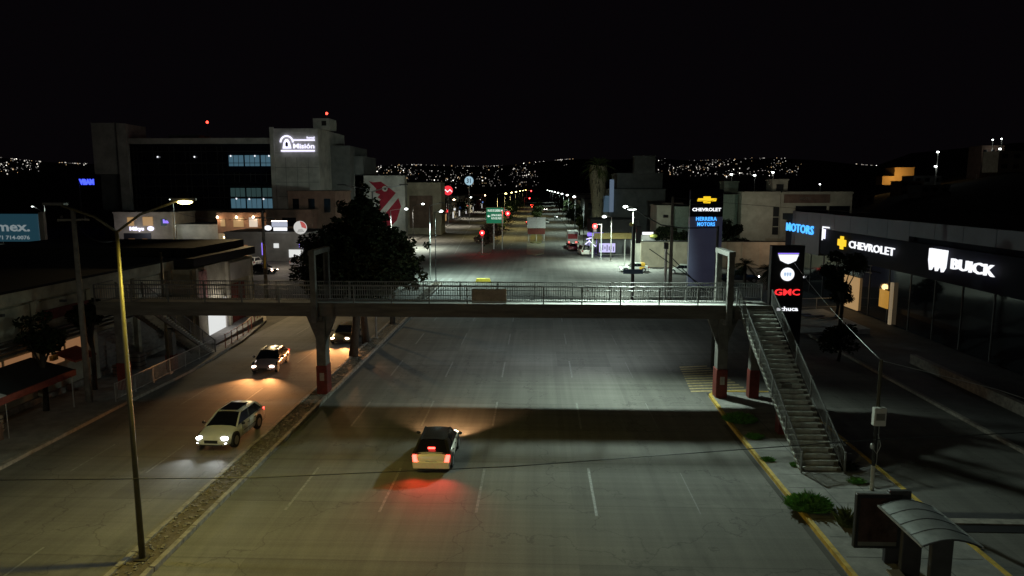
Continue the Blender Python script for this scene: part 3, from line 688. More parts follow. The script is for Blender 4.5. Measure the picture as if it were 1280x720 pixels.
MB().bar((-2.3,.1,6.6),(6.9,-.4,.3),.09).build('stay', M_black, t); MB().bar((-.4,.2,6.2),(4.6,1.2,1.2),.09).build('stay', M_black, t)
MB().box(-.75,-.3,-.1,.3,6.6,7.3).build('junction_box', M_dark, t)
MB().box(-.9,-.4,.1,.5,9.9,10.2).build('added_floodlight', M_dark, t)  # fixture added to this pole for the junction fill
spot((13.3,75.6,9.8), (4,106,0), 45000, WHITE, 80, .9, .15)  # added fill so the taxi's near side and the junction read bright
# right pavement: pole with white meter box
t = thing('utility_pole', 'short pole with a white meter box on the right pavement', 'utility pole', (14.38,29.3,.15))
MB().tube([(0,0,0),(0,0,1.1)],.085,8).build('white_foot', M_white, t); MB().tube([(0,0,1.1),(0,0,3.0)],.08,8).build('black_section', M_black, t)
MB().tube([(0,0,3.0),(0,0,5.75)],.075,8).build('upper_pole', M_polepaint, t)
mbx = MB().box(-.26,.24,-.32,-.06,2.95,3.72).build('meter_box', M_white, t, bevel=.02)
MB().box(-.19,.17,-.335,-.322,3.2,3.5).build('box_window', M_shut, mbx)
MB().ball((-.16,-.12,2.0),.1,1.4,1,1).build('insulator', M_galv, t); MB().tube([(.1,0,2.5),(.22,-.05,2.0),(.05,-.1,1.65),(-.12,-.1,1.9)],.018,5).build('wire_loop', M_galv, t)
MB().tube([(.12,0,1.1),(.12,0,3.0)],.02,6).build('conduit', M_galv, t)
def cable(label, pts, r=.02, m=M_black, sag=0, n=14):
    out = []
    for a, b in zip(pts, pts[1:]):
        a, b = Vector(a), Vector(b)
        for k in range(n): f = k/n; p = a.lerp(b, f); p.z -= sag*4*f*(1-f); out.append(p)
    out.append(Vector(pts[-1])); o0 = out[0]
    o = MB().tube([p-o0 for p in out], r, 5).build('cable', m, smooth=True); o.location = o0
    return tag(o, label, 'cable')
cable('thin black cable sagging across the whole near avenue', [(-40,18,5.35),(-14.8,18,5.0),(-7.65,18,5.18),(-.67,18,5.61),(8.75,18,6.48),(26,18,7.6)], .014, n=4)
cable('pale cable running from the meter pole down to the right edge', [(14.38,29.3,5.85),(19.0,29.0,4.75),(23.5,27,3.4)], .014, M_galv)
cable('pale cable rising from the meter pole up left towards the pylon', [(14.38,29.3,5.85),(19.3,53.5,7.4)], .012, M_galv, sag=.25)
cable('black wire strung from the double lamp to the left market pole', [(-13.8,22.6,11.3),(-27.2,40.4,11.2)], .014, sag=.5)
cable('black wire slung between the braced pole and the blue pylon', [(14.1,75,11.4),(24.5,94,12.2)], .018, sag=.6)
cable('black wire running from the braced pole above the right stairs', [(14.1,75,12.0),(33,70,10.6)], .018, sag=.15)
cable('black wire between the yellow-strip pole and the left hotel shops', [(-31.6,80,9.6),(-75,140,9)], .03, sag=1)
# bus shelter and advertising panel
t = thing('bus_shelter', 'bus shelter with a curved metal roof at the bottom right', 'bus shelter', (12.2,21.2,.15))
for i in range(4):
    ya, yb = -1.32+i*.66, -1.32+i*.66+.645; vs=[]; fs=[]
    for k in range(11):
        u = k/10; x = -.85+1.7*u; z = 2.40 + .22*math.sin(PI*u) 
        for y in (ya, yb): vs += [(x,y,z),(x,y,z+.03)]
    for k in range(10):
        a = k*4; fs += [(a,a+4,a+6,a+2),(a+1,a+3,a+7,a+5),(a,a+1,a+5,a+4),(a+2,a+6,a+7,a+3)]
    fs += [(0,2,3,1),(40,41,43,42)]
    MB().add(vs,fs).build('roof_panel', mat('brushed_metal_roof',(.36,.38,.37),.42,metal=.55,amt=.2,scale=3), t, smooth=False)
    
for i in range(5):
    y = -1.33+i*.66
    MB().tube([(-.85+1.7*k/10, y, 2.415+.22*math.sin(PI*k/10)) for k in range(11)], .028, 6).build('roof_rib', M_dark, t)
MB().bar((-.87,-1.36,2.41),(-.87,1.36,2.41),.06).build('roof_edge', M_galv, t); MB().bar((.87,-1.36,2.41),(.87,1.36,2.41),.06).build('roof_edge', M_galv, t)
MB().box(-.32,.32,-.9,-.72,0,2.55).build('post_panel', M_dark, t, bevel=.02); MB().box(-.32,.32,.72,.9,0,2.55).build('post_panel', M_dark, t, bevel=.02)
MB().box(-.75,-.32,-.8,.8,.42,.48).build('bench_seat', mat('pale_seat',(.4,.42,.46),.4,amt=.1), t, bevel=.01)
t = thing('advert_panel', 'dark framed advertising panel standing by the bus shelter', 'billboard', (11.85,23.3,.15))
MB().box(-.92,.62,-.1,.1,.55,2.5).build('frame', M_trim, t, bevel=.02); MB().box(-.8,.5,-.112,-.1,.8,2.38).build('poster', mat('dark_brown_poster',(.05,.03,.025),.25,amt=.6,scale=2.5), t)
MB().box(-.8,.5,-.116,-.112,.66,.8).build('poster_strip', mat('grey_poster_strip',(.12,.12,.1),.4,amt=.2), t)
MB().box(.18,.92,-.06,.14,0,2.62).build('support', M_dark, t, bevel=.02)
MB().box(-.92,.2,-.08,.08,2.5,2.54).build('top_cap', M_galv, t)

# ================================================================== VEGETATION
def leaves(n, clumps, size, rnd, flat=0):
    b = MB(); vs = b.v; fs = b.f
    tot = sum(c[1]**2 for c in clumps)
    for c, r, sq in clumps:
        k = int(n*r*r/tot)
        for _ in range(k):
            d = Vector((rnd.gauss(0,1), rnd.gauss(0,1), rnd.gauss(0,1))).normalized() * r * rnd.uniform(.35,1)**.5 * rnd.uniform(.8,1.12)
            p = Vector(c) + Vector((d.x, d.y, d.z*sq)); s = size*rnd.uniform(.6,1.3)
            u = Vector((rnd.gauss(0,1), rnd.gauss(0,1), rnd.gauss(0,.6))).normalized(); v = u.cross(Vector((rnd.gauss(0,1),rnd.gauss(0,1),rnd.gauss(0,1)))).normalized()
            i = len(vs); vs += [tuple(p-u*s), tuple(p-v*s*.45), tuple(p+u*s), tuple(p+v*s*.45)]; fs.append((i,i+1,i+2,i+3))
    return b
def tree(label, loc, h, rx, rz_, trunk=.25, n=2500, size=.3, m=M_leaf, seed=1, nc=12, name='tree', group=None, trunks=None, cz=None):
    rnd = random.Random(seed); t = thing(name, label, 'tree', loc, group=group)
    cz = cz if cz is not None else h - rz_
    cl = []
    for i in range(nc):
        a = rnd.uniform(0,2*PI); q = rnd.uniform(.2,.72); zz = rnd.uniform(-.75,.8)
        f = math.sqrt(max(.15,1-zz*zz)); cl.append(((math.cos(a)*rx*q*f, math.sin(a)*rx*q*f, cz+zz*rz_*.75), rx*rnd.uniform(.28,.48), .8))
    tk = MB()
    for (ax, ay) in (trunks or [(0,0)]):
        tk.tube([(ax,ay,0),(ax*.8+.1,ay*.8,cz*.45),(ax*.5,ay*.5,cz)],[trunk*1.3,trunk,trunk*.5],8)
    for c, r, s_ in cl[:8]: tk.tube([(0,0,cz*.55),(c[0]*.5,c[1]*.5,(cz*.6+c[2])/2),c],[trunk*.55,trunk*.35,trunk*.12],5)
    tk.build('trunk', M_bark, t, smooth=True)
    leaves(n, cl, size, rnd).build('crown', m, t, fix=False)
    return t
rnd = random.Random(3)
bt = thing('tree', 'large dense dark tree on the median just beyond the footbridge', 'tree', (-14.3,56.5,.12))
cl = [((-.2,0,7.0),4.3,.72),((0,0,9.0),2.3,.8),((.1,0,10.6),1.1,1)]
for i in range(76):
    a = rnd.uniform(0,2*PI); z_ = rnd.uniform(5.0,11.8); w_ = 5.2 if z_ < 8.0 else max(1.0, lerp(5.2,1.2,(z_-8.0)/3.2))
    r_c = rnd.uniform(.9,1.5) if z_<8.6 else rnd.uniform(.45,.8); q = (w_-r_c*.9)*rnd.uniform(.75,1.02); cl.append(((math.cos(a)*q, math.sin(a)*q*.9, z_), r_c, .85))
cl += [((.3,0,12.7),.5,1.4),((-1.5,0,11.4),.5,1.2),((1.0,.5,11.6),.5,1)]
for i in range(70):                                     # ragged sprigs that break the outline
    a = rnd.uniform(0,2*PI); z_ = rnd.uniform(4.6,11.6); w_ = 5.0 if z_ < 8.0 else max(1.0, lerp(5.0,1.2,(z_-8.0)/3.2)); q = w_*rnd.uniform(.95,1.16)
    cl.append(((math.cos(a)*q, math.sin(a)*q*.9, z_), rnd.uniform(.22,.5), 1.0))
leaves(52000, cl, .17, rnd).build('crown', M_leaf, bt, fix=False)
tk = MB(); tk.tube([(.1,-3.9,0),(.2,-3.2,2.4),(0,-1.5,5.5),(0,0,8)],[.36,.3,.26,.12],10); tk.tube([(-.2,1.2,0),(.05,-.2,2.4),(.0,-.5,6),(0,0,9)],[.34,.28,.22,.1],10)
for c,r,s_ in cl[1:14]: tk.tube([(0,-.5,5.2),(c[0]*.5,c[1]*.5,(5.5+c[2])/2),c],[.16,.09,.03],5)
tk.build('trunk', M_bark, bt, smooth=True)
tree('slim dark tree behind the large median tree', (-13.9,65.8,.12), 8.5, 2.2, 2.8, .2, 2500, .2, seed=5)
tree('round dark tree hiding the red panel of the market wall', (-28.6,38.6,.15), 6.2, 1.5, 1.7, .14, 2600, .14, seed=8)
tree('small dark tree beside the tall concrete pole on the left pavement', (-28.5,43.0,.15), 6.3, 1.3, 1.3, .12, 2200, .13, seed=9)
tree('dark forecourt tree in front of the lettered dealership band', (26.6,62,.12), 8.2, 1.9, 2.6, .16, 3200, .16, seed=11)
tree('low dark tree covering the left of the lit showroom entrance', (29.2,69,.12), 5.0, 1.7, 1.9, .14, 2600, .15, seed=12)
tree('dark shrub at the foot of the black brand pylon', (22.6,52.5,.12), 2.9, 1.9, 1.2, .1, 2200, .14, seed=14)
def clump(label, loc, r, h, n, m=M_leaf2, seed=0, name='bush'):
    rnd = random.Random(seed); b = MB()
    for _ in range(n):
        a = rnd.uniform(0,2*PI); q = r*math.sqrt(rnd.random()); x, y = math.cos(a)*q, math.sin(a)*q*.8; L = h*rnd.uniform(.5,1.1)*(1.15-q/r*.7)
        dx, dy = rnd.gauss(0,.35)*L+x*.35, rnd.gauss(0,.35)*L+y*.35; wv = rnd.uniform(.02,.045)
        px, py = -dy, dx; pl = math.hypot(px,py)+1e-6; px, py = px/pl*wv, py/pl*wv
        b.add([(x-px,y-py,0),(x+px,y+py,0),(x+dx*.5+px*.8,y+dy*.5+py*.8,L*.7),(x+dx,y+dy,L),(x+dx*.5-px*.8,y+dy*.5-py*.8,L*.7)],[(0,1,2,3,4)])
    o = b.build(name, m, fix=False); o.location = loc; return tag(o, label, 'bush' if name=='bush' else 'weed')
clump('large bright green bush hugging the yellow kerb near the stair foot', (11.05,27.5,.12), .72, .62, 1500, seed=1)
clump('green bush against the kerb near the right footbridge column', (11.3,38.3,.12), .75, .5, 1100, seed=2)
clump('sparse leggy plant left of the advertising panel', (11.95,26.0,.15), .32, .75, 240, M_leaf3, seed=3)
clump('weed tuft on the pavement edge below the kerb bush', (11.3,35.6,.15), .4, .28, 260, seed=4, name='weed')
clump('flat weed patch halfway down the kerb by the stairs', (11.0,32.5,.15), .3, .18, 200, seed=6, name='weed')
clump('small weed touching the lowest stair on its left', (12.1,31.9,.15), .25, .2, 160, seed=7, name='weed')
clump('dark bush on the right of the stair foot', (14.3,31.6,.15), .42, .4, 420, M_leaf, seed=8)
clump('weed patch right below the stair foot bush', (14.1,30.1,.15), .35, .22, 200, seed=9, name='weed')
clump('weed tuft behind the advertising panel', (13.9,28.4,.15), .3, .3, 200, seed=10, name='weed')
# palms
def palm(label, loc, h, r, skirt, m=M_leafb, seed=0):
    rnd = random.Random(seed); t = thing('palm_tree', label, 'palm tree', loc)
    MB().tube([(0,0,0),(0,0,h*.5),(0,0,h)],[r,r*.8,r*.7],10).build('trunk', M_bark, t, smooth=True)
    if skirt:
        b = MB()
        for _ in range(900):
            a = rnd.uniform(0,2*PI); z = rnd.uniform(h-skirt, h); q = skirt*.14*(.6+.6*(z-h+skirt)/skirt); L = rnd.uniform(1.2,2.6)
            x,y = math.cos(a)*q, math.sin(a)*q; tx,ty = -math.sin(a)*.16, math.cos(a)*.16
            b.add([(x-tx,y-ty,z),(x+tx,y+ty,z),(x*1.25,y*1.25,z-L)],[(0,1,2)])
        b.build('dead_frond_skirt', m, t, fix=False)
    fr = MB()
    for k in range(46 if skirt else 26):
        a = rnd.uniform(0,2*PI); e = rnd.uniform(-.5,1.3); L = r*4.2+ (1.6 if skirt else .9)
        d = Vector((math.cos(a)*math.cos(e), math.sin(a)*math.cos(e), math.sin(e)))
        pts = [Vector((0,0,h))+d*L*f - Vector((0,0,1))*L*.55*f*f for f in (0,.35,.7,1)]
        s = Vector((-math.sin(a), math.cos(a), 0))
        for i in range(3):
            w0, w1 = (.12,.4,.34,.05)[i], (.12,.4,.34,.05)[i+1]
            for j in range(4):
                f0 = j/4; p = pts[i].lerp(pts[i+1], f0); wv = lerp(w0,w1,f0)*1.6
                for q in (-1,1): fr.add([p, p+(pts[i+1]-pts[i])*.16, p+s*q*wv+(pts[i+1]-pts[i])*.35-Vector((0,0,wv*.5))],[(0,1,2)])
    fr.build('fronds', M_leaf3 if skirt else M_leaf, t, fix=False); return t
palm('tall fan palm with a thick skirt of dead fronds', (14.7,176,0), 18.6, .75, 12, mat('dead_palm_fronds',(.32,.27,.18),.9,amt=.4,scale=3), 1)
palm('low dark palm in front of the long beige wall', (26.9,92,0), 3.2, .25, 0, seed=2)
palm('second low palm right next to the black pylon', (29.6,91,0), 2.6, .25, 0, seed=3)
# avenue trees far away
k = 0
for (x, y, h, rx, m_) in [(-12.0,156,3.9,3.0,M_leafb),(-11.6,174,5.0,3.2,M_leafb),(-10.7,196,6,2.6,M_leaf3),(-10.8,222,8.5,3.2,M_leaf3),(-10.9,255,9,3.5,M_leaf3),(-10.9,300,10,4,M_leaf3),(-10.9,360,11,4.2,M_leaf3),
        (-.5,205,3.4,1.9,M_leaf3),(-.5,225,4.0,2.1,M_leaf3),(-.5,252,5.5,2.4,M_leaf3),(-.5,300,6.5,2.8,M_leaf3),(-.5,380,9,3.5,M_leaf3),
        (11.4,196,5.5,2.4,M_leaf3),(11.5,222,8,3.2,M_leaf),(11.6,252,9.5,3.6,M_leaf),(11.7,290,10,4,M_leaf),(11.7,340,11,4.2,M_leaf),(12,400,12,5,M_leaf),(-32.5,300,9,3.5,M_leaf),(-33,360,10,4,M_leaf)]:
    side = 'left median' if x < -5 and x > -20 else ('centre median' if -5 < x < 5 else ('right kerb' if x > 0 else 'left kerb'))
    o_ = ['first','second','third','fourth','fifth','sixth','seventh']
    cnt = globals().setdefault('cnt_', {}); cnt[side] = cnt.get(side, 0)+1
    tree('%s tree of the row on the far %s beyond the junction' % (o_[cnt[side]-1], side), (x,y,.1), h, rx, h*.4, .15, 1800, .3, m_, seed=40+k, nc=8, group='trees lining the far avenue'); k += 1
for i,(x,y,h,r) in enumerate([(24,135,6,3.2),(27.5,132,5,2.6),(38,140,7.5,3.2),(33,128,4.5,2.2),(38.5,134,4.6,2.4)]):
    tree('dark garden tree %s' % ['behind the white posts of the right wall','left of the blue pylon behind the wall','between the blue pylon and the pale hotel','low behind the beige wall','lower beside the pale hotel wall'][i], (x,y,0), h, r, h*.38, .15, 1500, .28, M_leaf, seed=80+i, nc=8)

# ================================================================== RIGHT: dealership, pylons
d = thing('car_dealership', 'wide dark car showroom with a blue-grey fascia band and lit brand letters', 'building', (33,72,.12))
def db(name, m, x0,x1,y0,y1,z0,z1, par=None, bevel=0): return box(name, m, x0-33,x1-33,y0-72,y1-72,z0-.12,z1-.12, par or d, bevel)
y = 20
while y < 92:
    y2 = min(92, y+4.0)
    db('fascia_panel', M_blueg, 33.0, 33.5, y, y2-.05, 8.75, 10.05) if y < 62 else db('fascia_panel', M_blueg, 33.0, 33.5, y, y2-.05, 8.3 if y < 84 else 5.1, 10.05); y += 4.0
# rounded far corner of the band
cv = MB(); N=8
for i in range(N):
    a0, a1 = PI/2*i/N, PI/2*(i+1)/N; c = (6.0-0, 20.0)
    p = [(6-6*math.cos(a), 20+6*math.sin(a)) for a in (a0,a1)]
    cv.prism([(p[0][0],p[0][1]),(p[1][0],p[1][1]),(p[1][0]+.4,p[1][1]-.4),(p[0][0]+.4,p[0][1]-.05)],'xy',5.0-.12,9.93)
cv.build('curved_fascia', M_blueg, d)
db('wall', M_navy, 33.6, 60, 18, 97, .15, 8.7); db('roof', M_roof, 33.4, 61, 17.5, 98, 8.75, 9.6)
db('upper_panel', M_navy, 33.1, 33.55, 20, 83.9, 5.4, 8.25)
for k in range(18): db('window_mullion', M_dark, 33.45, 33.58, 21+k*3.9, 21.12+k*3.9, .2, 5.3)
for k in range(18): db('glass_pane', M_glass, 33.5, 33.56, 21.14+k*3.9, 24.88+k*3.9, .25, 5.3)
db('lit_doorway', E_warm, 33.3, 33.44, 73.8, 77.8, .3, 3.7); db('lit_side_panel', mat('orange_notice',(.3,.15,.03),.6,amt=.1,emit=(1,.5,.08),es=.35), 33.2, 33.3, 67.3, 69.0, 1.6, 3.3)
db('lit_jamb', mat('lit_cream_jamb',(.4,.35,.25),.6,amt=.1,emit=(1,.75,.45),es=.18), 33.2, 33.4, 66.7, 67.0, .2, 4.2)
db('transom_frame', M_dark, 33.0, 33.08, 70.5, 78.2, 4.6, 4.7); db('transom_frame', M_dark, 33.0, 33.08, 70.5, 78.2, 5.3, 5.38); 
point((31.6, 72.5, 3.0), 60, (1,.6,.25), .3)
RY = (PI/2, 0, -PI/2)    # lettering facing the avenue (-X)
text('lit_letters', 'MOTORS', E_blue, 1.05, (-.06, 92.0-72-.0-1.6, 7.45-.12), RY, d, .05, 9.3, .015)
text('lit_letters', 'A', E_blue, 1.05, (.35, 23.0, 7.45-.12), (PI/2,0,-PI/2-.9), d, .05, 1.0, .015)
ev = MB().prism([(-1.0,.35),(-.38,.35),(-.38,.7),(.38,.7),(.38,.35),(1.0,.35),(1.0,-.35),(.38,-.35),(.38,-.7),(-.38,-.7),(-.38,-.35),(-1.0,-.35)],'yz',-.12,-.02).build('gold_emblem', E_gold, d)
ev.location = (-.0, 77.6-72, 7.0)
text('lit_letters', 'CHEVROLET', E_white, .76, (-.12, 70.9-72, 6.65), RY, d, .05, 9.6, .012)
lg = MB(); lg.box(-.16,-.08, 81.0-72,82.9-72, 8.35,8.5); lg.box(-.16,-.08, 82.75-72,82.9-72, 6.9,8.34); lg.build('lit_frame', E_white, d)
MB().box(-.14,-.09, 82.0-72,82.6-72, 7.1,8.2).build('lit_letter', E_whiteb, d)
# three-shield emblem + name
sh = MB()
for k in range(3):
    yc = 59.7-72-k*.86
    sh.prism([(yc-.33,7.9),(yc+.33,7.9),(yc+.36,6.9),(yc+.1,6.1),(yc-.22,6.5)],'yz',-.3,-.05)
sh.build('shield_emblem', E_white, d)
text('lit_letters', 'BUICK', E_white, .86, (-.25, 54.2-72, 6.55), RY, d, .08, 5.3, .012)
db('low_wall', M_kerb, 27.6, 28.0, 30, 52, .13, .8)
# forecourt ramp with stripes and railing
rp = thing('striped_ramp', 'pale forecourt ramp with dark stripes beside the black pylon', 'ramp', (26.5,68,.12))
MB().prism([(-3.2,.02),(3.0,.02),(3.0,.5),(-3.2,.08)],'xz',-5.5,5).build('slab', M_deck, rp)
for k in range(4): MB().cbox((-1.2+k*.9, 1.5-k*1.2+2, .33+k*.06),(2.2,.5,.05),.25).build('stripe', M_black, rp)
fence('thin metal railing on the dealership forecourt', [(25.2,75),(32.4,76.5)], sp=0, name='forecourt_railing')
# brand pylon, black
p = thing('sign_pylon', 'black pylon stacked with white crest, white round badge and red letters', 'sign', (19.55,55.9,.1))
MB().box(-1.28,1.28,-.3,.3,0,8.45).build('pylon_body', M_black, p, bevel=.04)
MB().prism([(-.78,7.75),(.78,7.75),(.60,7.28),(.2,7.08),(0,7.02),(-.2,7.08),(-.60,7.28)],'xz',-.38,-.301).build('crest_emblem', E_white, p)
MB().box(-.80,.80,-.36,-.301,7.8,7.87).build('crest_bar', E_purp, p)
rb = MB().prism(disc_poly(0,6.2,.52),'xz',-.38,-.301).build('round_badge', E_white, p)
bb = MB()
for q in (-.2,0,.2): bb.prism([(q-.08,6.35),(q+.08,6.35),(q+.08,6.15),(q,6.0),(q-.08,6.15)],'xz',-.392,-.382)
bb.build('badge_shields', emis('pale_blue_lit',(.45,.62,.85),.9), rb)
text('lit_letters', 'GMC', E_redl, .50, (.05,-.33,4.55), (PI/2,0,0), p, .04, 1.95, .02)
text('lit_letters', 'achuca', E_white, .34, (.15,-.33,3.3), (PI/2,0,0), p, .03, 1.65, .02)
# blue pylon
p = thing('sign_pylon', 'tall blue-grey pylon with gold emblem and blue lettering beyond the footbridge', 'sign', (22.1,94.3,0))
MB().box(-2.15,2.15,-.35,.35,0,9.25).build('lower_panel', M_pyl, p, bevel=.05); MB().box(-2.15,2.15,-.36,.36,9.26,12.8).build('upper_panel', M_navy, p, bevel=.05)
MB().box(-2.2,-2.16,-.42,-.3,.1,11.5).build('edge_strip', M_white, p)
MB().prism([(x*1.28,11.45+z*.95) for x,z in [(-1.0,-.18),(-.36,-.18),(-.36,-.45),(.36,-.45),(.36,-.18),(.9,-.18),(1.0,.22),(.36,.22),(.36,.48),(-.36,.48),(-.36,.22),(-.9,.22)]],'xz',-.46,-.361).build('gold_emblem', E_gold, p)
text('lit_letters', 'CHEVROLET', E_white, .42, (0,-.4,10.0), (PI/2,0,0), p, .04, 3.75, .04)
text('lit_letters', 'HERRERA', E_blue, .5, (0,-.39,8.75), (PI/2,0,0), p, .04, 2.7, .02, spacing=1.1); text('lit_letters', 'MOTORS', E_blue, .5, (0,-.39,8.05), (PI/2,0,0), p, .04, 2.3, .02, spacing=1.1)
# long beige wall and white gate posts
wl = thing('boundary_wall', 'long beige boundary wall lit warm behind the taxi and pickup', 'wall', (30,117,0))
MB().box(-13.0,15.5,-.15,.15,0,4.2).build('wall', M_beige, wl)
for k in range(11): MB().box(-13.0+k*2.75,-12.75+k*2.75,-.22,-.151,0,4.24).build('pilaster', M_beige, wl)
MB().box(-13.1,15.6,-.2,.2,4.25,4.4).build('coping', M_roof, wl)
wl = thing('boundary_wall', 'white wall with tall posts behind the taxi', 'wall', (16,118.5,0))
MB().box(-.3,1.6,-.15,.15,0,4.1).build('wall', M_white, wl)
for x in (-1.6,-.5,.15,1.3): MB().box(x,x+.2,-.3,-.16,0,4.4).build('gate_post', M_white, wl)
point((20,112,5.5), 260, (.8,1,.85), .3); point((38,112,5), 330, (1,.7,.5), .3)
# canopy station right of the junction
cs = thing('canopy_station', 'dark roofed forecourt canopy with yellow underside right of the junction', 'building', (13.6,134,0))
MB().box(-3.8,5.2,-2,8,4.8,7.2).build('canopy_roof', M_roof, cs, bevel=.05); MB().box(-3.2,3.9,-2.05,-2.01,3.6,4.7).build('yellow_fascia', mat('dull_yellow_fascia',(.12,.09,.02),.7,amt=.2,emit=(1,.7,.1),es=.02), cs)
for x in (-3.4,4.6): 
    for yy in (-1.5,7): MB().tube([(x,yy,0),(x,yy,4.8)],.16,8).build('post', M_white, cs)
MB().box(-2,5,5.5,7.5,0,4.0).build('kiosk', M_greyr, cs)
ls = MB().box(-2.1,.9,-1.2,-1.1,1.0,2.7).build('lit_panel', emis('violet_white_panel',(.62,.55,1),.9), cs)
gl = MB()
for q in range(7): gl.box(-1.9+q*.4,-1.75+q*.4,-1.22,-1.205,1.2+(q%3)*.2,2.1+(q%2)*.3)
gl.build('panel_figures', M_navy, ls)
nf = thing('neon_stall', 'roadside stall wrapped in blue and violet neon tubes', 'stall', (11.4,142,0))
MB().box(-1.4,1.4,-1,1,0,1.0).build('counter', M_dark, nf); MB().box(-1.6,1.6,-1.2,1.2,3.3,3.45).build('roof', M_dark, nf)
for x in (-1.5,1.5): MB().box(x-.05,x+.05,-1.1,-1.0,1.0,3.3).build('post', M_dark, nf)
MB().box(-1.6,1.6,-1.3,-1.21,3.5,4.2).build('neon_sign', E_purp, nf)
nn = MB()
for a,b in [((-2.2,-1.2,1.6),(-1.2,-1.2,2.6)),((-1.2,-1.2,2.6),(0,-1.2,1.5)),((0,-1.2,1.5),(1.2,-1.2,1.9)),((1.2,-1.2,1.9),(1.8,-1.2,2.8)),((-1.8,-1.2,2.9),(-.6,-1.2,3.2))]: nn.bar(a,b,.09)
nn.build('neon_tube', emis('violet_neon',(.6,.55,1),4), nf); point((11.2,140,2.5), 90, (.35,.25,1), .3)
st = thing('lit_kiosk', 'small kiosk with bright white lamp and green umbrella right of the junction', 'kiosk', (20.2,131,0))
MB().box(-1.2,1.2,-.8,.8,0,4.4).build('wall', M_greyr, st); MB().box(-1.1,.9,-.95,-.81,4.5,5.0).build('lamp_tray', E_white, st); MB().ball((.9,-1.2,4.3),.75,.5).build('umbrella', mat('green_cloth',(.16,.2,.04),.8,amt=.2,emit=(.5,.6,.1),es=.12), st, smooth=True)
point((20.2,129,4.6), 120, (1,1,.85), .2)

# ------------------------------------------------------------------ generic buildings
def block(name, label, x0,x1,y0,y1,h, wall, floors=0, cols=0, win=M_glass, parapet=True, group=None, side=None, lit=(), litm=E_warm, z0=-.1, wz=(.35,.8), wfrac=.5, cat='building'):
    t = thing(name, label, cat, (x0,y0,z0), group=group); W, D = x1-x0, y1-y0
    MB().box(0,W,0,D,0,h).build('wall', wall, t)
    if parapet: MB().box(-.15,W+.15,-.15,D+.15,h+.01,h+.35).build('roof_edge', wall, t); MB().box(.2,W-.2,.2,D-.2,h+.36,h+.42).build('roof', M_roof, t)
    else: MB().box(-.2,W+.2,-.2,D+.2,h+.01,h+.2).build('roof', M_roof, t)
    if floors:
        fh = h/floors; cw = W/cols; me = MB().box(0,cw*wfrac,0,.06,0,fh*(wz[1]-wz[0])).mesh('window', win)
        ml = MB().box(0,cw*wfrac,0,.06,0,fh*(wz[1]-wz[0])).mesh('window', litm)
        sl = MB().box(-.05,cw*wfrac+.05,-.06,.02,-.1,0).mesh('sill', wall)
        i = 0
        for f in range(floors):
            for c in range(cols):
                o = inst('window', ml if i in lit else me, t, (cw*(c+.5-wfrac/2), -.07, fh*(f+wz[0]))); inst('sill', sl, o, (0,.04,-.01)); i += 1
        if side:
            n = side; cw = D/n; xs = W+.01 if x0 < 0 else -.07; me = MB().box(0,.06,0,cw*.45,0,fh*.45).mesh('window', win)
            for f in range(floors):
                for c in range(n): inst('window', me, t, (xs, cw*(c+.28), fh*(f+.35)))
    return t
# the hotel far left
h = thing('hotel_building', 'large hotel with pale slab tower, dark glass front and lit name sign', 'hotel', (-80,178,0))
def hb_(name, m, x0,x1,y0,y1,z0,z1, par=None): return box(name, m, x0+80,x1+80,y0-178,y1-178,z0,z1, par or h)
hb_('slab_tower', M_white, -113.2,-105.8, 178,190, 16.5,29.3); hb_('tower_base', M_greyr, -113.0,-106.2, 180,190, 0,16.4)
hb_('tower_fin', M_white, -106.0,-103.6, 176.8,177.95, 0,29.0); 
hb_('roof_beam', M_white, -103.5,-66, 177,178, 24.0,25.4)
hb_('glass_body', M_navy, -103.5,-66, 178.5,200, 7.5,25.3); hb_('ground_floor', M_beige, -105,-66, 177,200, 0,7.3)
for f in range(4):
    for c in range(9):
        x = -103.2+c*4.13; z = 8.0+f*4.0
        lit = E_cool if (c >= 6 and f in (0, 3)) else (E_cool2 if (c>=6 and f==1) else M_glass)
        if c >= 6: z = (7.9, 10.8, 14.4, 18.5)[f]; hh = (2.4,2.2,2.5,2.7)[f]
        else: hh = 3.4
        wn_ = hb_('window', lit, x, x+3.7, 178.35,178.45, z, z+hh)
        for q in (1.2,2.45): hb_('mullion', M_dark, x+q, x+q+.1, 178.28,178.34, z, z+hh, wn_)
for c,f in [(1,.0)]: pass
lm = MB()
for x, z in [(-63.7-14,21.0),(-71.5,21.0),(-67.9,21.0),(-66.6,21.0),(-66.3,10.6),(-73.5,10.2),(-69.8,10.2),(-76.8,10.3),(-96.5,20.8),(-87,20.8)]: lm.ball((x+80,178.0-178-.1,z),.22)
lm.build('ceiling_lamps', E_white, h)
hb_('white_block', M_white, -66.0,-54.6, 176,200, 0,27.6); hb_('block_pier', M_white, -66.6,-65.6, 175.5,175.95, 0,27.9)
for k in range(1,7): hb_('joint_strip', M_greyr, -65.9,-54.7, 175.95,175.99, k*3.6, k*3.6+.09)
for k in range(1,4): hb_('joint_strip', M_greyr, -65.9+k*2.85,-65.82+k*2.85, 175.96,175.985, .3, 20.5)
for k in range(7): hb_('floor_band', M_dark, -103.4,-66.1, 178.2,178.34, 7.6+k*2.9, 7.75+k*2.9)
hb_('rear_wing', M_greyr, -54.5,-49.5, 186,205, 0,24.0); hb_('rear_wing', M_greyr, -49.4,-47, 190,205, 0,21.5); hb_('lift_tower', M_white, -57.0,-52.8, 180,186, 27.7,30.4); hb_('lift_window', M_black, -54.8,-53.6, 179.9,179.99, 28.6,29.8)
hb_('roof_house', M_greyr, -97,-89, 185,192, 25.4,26.8)
